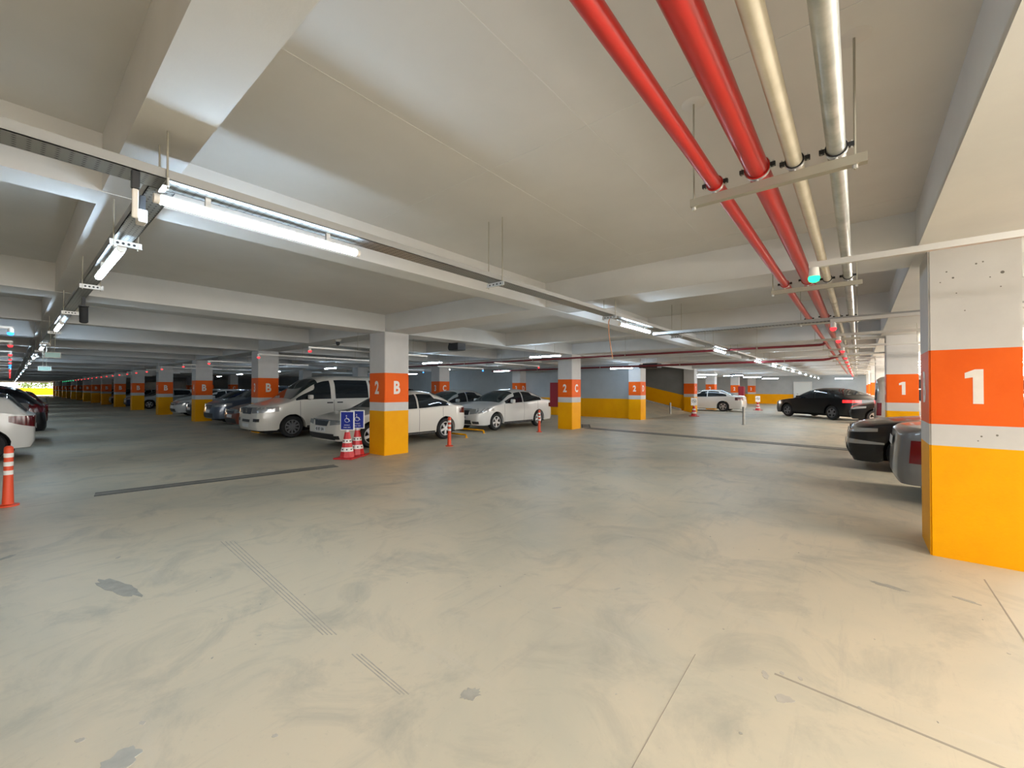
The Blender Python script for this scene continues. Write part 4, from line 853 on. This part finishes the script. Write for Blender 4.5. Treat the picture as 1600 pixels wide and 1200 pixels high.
def exit_sign(x, y, z, label):
    t = thing('exit_sign', label, 'sign', (x, y, z)); box('sign_face', -0.01, 0.01, -0.10, 0.10, -0.045, 0.045, principled('exit_panel', (0.25, 0.45, 0.40), 0.3), t, 0.004)
    fm = PLASTW
    for a in (-1, 1): box('sign_frame', -0.014, 0.014, *sorted((a * 0.10, a * 0.11)), -0.055, 0.055, fm, t); box('sign_frame', -0.014, 0.014, -0.10, 0.10, *sorted((a * 0.045, a * 0.055)), fm, t)
    for a in (-0.03, 0.03): tube('drop_rod', (0, a, 0.05), (0, a, ZT - z), 0.004, STRUT, t, 6)
exit_sign(-11.9, 0.52, 2.14, 'pale exit sign hanging under the left tray, nearer one'); exit_sign(-15.3, 0.54, 1.98, 'pale exit sign hanging under the left tray, farther one')
hc = path('hanging_cable', [(-2.70, 5.45, 2.55), (-2.74, 5.46, 2.46), (-2.78, 5.55, 2.30), (-2.85, 5.75, 2.12), (-2.88, 5.87, 1.98)], 0.006, COPPER); tag(hc, 'orange cable dangling from the near tray', 'cable')

# ================================================================== FLOOR THINGS
def cone_sign(x, y, label, rz, sign='disabled', s=1.0):
    t = thing('cone_with_sign', label, 'traffic cone', (x, y, 0), rz); t.scale = (1.08, 1.0, 0.91)
    bm = bmesh.new(); bm_box(bm, -0.20 * s, 0.20 * s, -0.20 * s, 0.20 * s, 0, 0.035, 0.012); from_bm('base_plate', bm, CONER, t)
    R = lambda h: (0.155 - 0.105 * h / 0.62) * s
    hs = [0.035, 0.17, 0.27, 0.37, 0.46, 0.62]
    for i, (a, b) in enumerate(zip(hs, hs[1:])):
        m = REFL if i in (1, 3) else CONER; ex = 0.002 if i in (1, 3) else 0
        q = 8
        lathe('reflective_band' if i in (1, 3) else 'cone_section', [(R(a) + ex, a), (R(b) + ex, b)] + ([(0, b)] if i == 4 else []), m, t, q, smooth=False)
        if i in (1, 3):
            zc = (a + b) / 2
            for k in range(q):
                an = 2 * PI * (k + 0.5) / q; rr = R(zc) * math.cos(PI / q) + ex
                tube('dark_stud', (rr * math.cos(an), rr * math.sin(an), zc), ((rr + 0.008) * math.cos(an), (rr + 0.008) * math.sin(an), zc), 0.016, PLASTB, t, 8)
    sp = box('sign_board', -0.150, 0.150, -0.012, 0.012, 0.66, 1.12, SIGNW, t, 0.008); tube('sign_stem', (0, 0, 0.60), (0, 0, 0.67), 0.03, SIGNW, t, 10); tube('sign_knob', (0, 0, 1.115), (0, 0, 1.135), 0.02, PLASTB, t, 8)
    if sign == 'disabled':
        box('blue_panel', -0.128, 0.128, -0.0145, -0.0115, 0.685, 1.095, SIGNB, sp)
        # wheelchair symbol
        bm = bmesh.new(); bm_lathe(bm, [(0.042, -0.001), (0.052, -0.001), (0.052, 0.001), (0.042, 0.001), (0.042, -0.001)], 24, 'Y'); from_bm('symbol_wheel', bm, SIGNW, sp, loc=(0.0, -0.0155, 0.900))
        path('symbol_body', [(-0.012, -0.016, 0.985), (-0.010, -0.016, 0.935), (0.030, -0.016, 0.925), (0.046, -0.016, 0.880), (0.066, -0.016, 0.884)], 0.006, SIGNW, sp, 6)
        lathe('symbol_head', [(0, -0.0015), (0.013, -0.001), (0.013, 0.001), (0, 0.0015)], SIGNW, sp, 14, 'Y', loc=(-0.014, -0.0155, 1.008))
        lettering('sign_lettering', 'ENGELL\u0130', 0.030, SIGNW, sp, (0, -0.0155, 0.790), (PI / 2, 0, 0), 0.95, 0.01); lettering('sign_lettering', 'PARK YER\u0130', 0.030, SIGNW, sp, (0, -0.0155, 0.735), (PI / 2, 0, 0), 0.95, 0.01)
    else:
        bm = bmesh.new(); bm_lathe(bm, [(0.085, -0.001), (0.105, -0.001), (0.105, 0.001), (0.085, 0.001), (0.085, -0.001)], 24, 'Y'); from_bm('symbol_ring', bm, PLASTB, sp, loc=(0, -0.014, 0.92))
        path('symbol_stroke', [(-0.05, -0.014, 0.97), (0.05, -0.014, 0.87)], 0.012, PLASTB, sp, 6); box('symbol_bar', -0.045, 0.045, -0.015, -0.012, 0.905, 0.935, PLASTB, sp)
    return t
cone_sign(-8.50, 4.67, 'left red and white cone with blue disabled parking sign', math.radians(33))
cone_sign(-8.70, 5.02, 'right red and white cone with blue disabled parking sign, touching the pillar side', math.radians(40))
cone_sign(-7.0, 24.2, 'red cone with white sign at the foot of the ramp', math.radians(35), 'no')
cone_sign(-5.5, 34.0, 'red cone with white sign beyond the tail of the white sedan', math.radians(35), 'no', 1.1)
def bollard(x, y, label, h=0.75):
    t = thing('flexible_bollard', label, 'bollard', (x, y, 0)); lathe('foot', [(0, 0), (0.10, 0), (0.10, 0.018), (0.05, 0.03)], ORPL, t, 18)
    r = 0.042
    zs = [0.02, 0.40, 0.455, 0.51, 0.565, 0.62, 0.675, 0.73]
    for i, (a, b) in enumerate(zip(zs, zs[1:])):
        w = i in (1, 3, 5); ra = 0.052 if i == 0 else r; lathe('white_band' if w else 'post_section', [(ra + (.0015 if w else 0), a), (r + (.0015 if w else 0), b)], REFL if w else ORPL, t, 16)
    lathe('rounded_cap', [(r, 0.73), (r * .9, 0.75), (r * .5, 0.765), (0, 0.768)], ORPL, t, 16)
bollard(-8.35, 0.0, 'orange bollard with white bands at the left edge'); bollard(-8.26, 7.38, 'orange bollard in front of the rear wheel of the white sedan'); bollard(-8.56, 11.8, 'orange bollard left of the pillar marked 2 C')
def wheel_stop(x0, x1, y, label):
    t = thing('wheel_stop', label, 'wheel stop', ((x0 + x1) / 2, y, 0)); h = (x1 - x0) / 2; ym = YELLOW
    path('bent_tube', [(-h, 0, 0.0), (-h, 0, 0.07), (-h + 0.03, 0, 0.095), (h - 0.03, 0, 0.095), (h, 0, 0.07), (h, 0, 0.0)], 0.028, ym, t)
    for s_ in (-1, 1): box('foot_plate', s_ * h - 0.05, s_ * h + 0.05, -0.05, 0.05, 0, 0.008, ym, t)
wheel_stop(-11.5, -9.75, 10.25, 'yellow tube wheel stop under the nose of the farther white sedan'); wheel_stop(-11.1, -9.25, 8.95, 'yellow tube wheel stop behind the rear wheel of the nearer white sedan')
def post(x, y, label, h=0.75):
    t = thing('steel_post', label, 'post', (x, y, 0)); tube('post_tube', (0, 0, 0), (0, 0, h), 0.05, STEEL, t, 16); lathe('post_cap', [(0, h + 0.01), (0.05, h)], STEEL, t, 16); lathe('base_flange', [(0, 0.01), (0.09, 0.01), (0.09, 0)], STEEL, t, 16)
post(-3.72, 19.75, 'bare steel post in the aisle in front of the white sedan'); post(-8.5, 24.8, 'short steel post standing at the foot of the ramp', 0.7)
hcab = thing('hose_cabinet', 'dark red fire hose cabinet left of the pillar marked 2 C', 'cabinet', (-9.05, 13.75, 0.80)); box('cabinet_body', -0.28, 0.28, -0.18, 0.18, 0, 0.95, HOSE, hcab, 0.01); box('cabinet_door', -0.25, 0.25, -0.19, -0.18, 0.03, 0.92, HOSE, hcab, 0.003); box('door_handle', 0.17, 0.20, -0.21, -0.19, 0.42, 0.54, CHROME, hcab); tube('riser_pipe', (-0.02, 0.05, 0.95), (-0.02, 0.05, 1.76), 0.03, HOSE, hcab)
hc2 = thing('hose_cabinet', 'dark red hose cabinet beside the far pillar beyond the white sedan', 'cabinet', (-8.0, 41.4, 0.80)); box('cabinet_body', -0.14, 0.28, -0.35, 0.25, 0, 0.95, HOSE, hc2, 0.01); box('cabinet_door', -0.12, 0.26, -0.36, -0.35, 0.03, 0.92, HOSE, hc2)
# greenery outside the far exit
LEAF = mottled('leaves', (0.05, 0.11, 0.02), (0.16, 0.24, 0.06), 3, 0.6, 0.0)
for k, (x, y, h) in enumerate([(-144, 5.2, 4.6), (-146, 8.8, 5.4), (-143, 2.6, 3.4)]):
    t = thing('shrub', ['leafy shrub above the yellow wall outside the exit', 'taller leafy shrub at the right of the exit view', 'lower leafy shrub at the left of the exit view'][k], 'shrub', (x, y, 0)); tube('stem', (0, 0, -0.05), (0, 0, h * .6), 0.08, principled('bark', (0.09, 0.06, 0.04), 0.9), t)
    rg2 = random.Random(k); bm = bmesh.new()
    for i in range(420):
        u = Vector((rg2.gauss(0, 1), rg2.gauss(0, 1), rg2.gauss(0, 1))).normalized() * rg2.random()**.4
        c = Vector((u.x * 1.5, u.y * 1.7, h * .62 + u.z * h * .38)); a = Vector((rg2.uniform(-1, 1), rg2.uniform(-1, 1), rg2.uniform(-1, 1))).normalized() * 0.22; b = a.orthogonal().normalized() * 0.11
        bm.faces.new([bm.verts.new(c + d) for d in (-a, b, a, -b)])
    f = from_bm('foliage', bm, LEAF, t); f['kind'] = 'stuff'
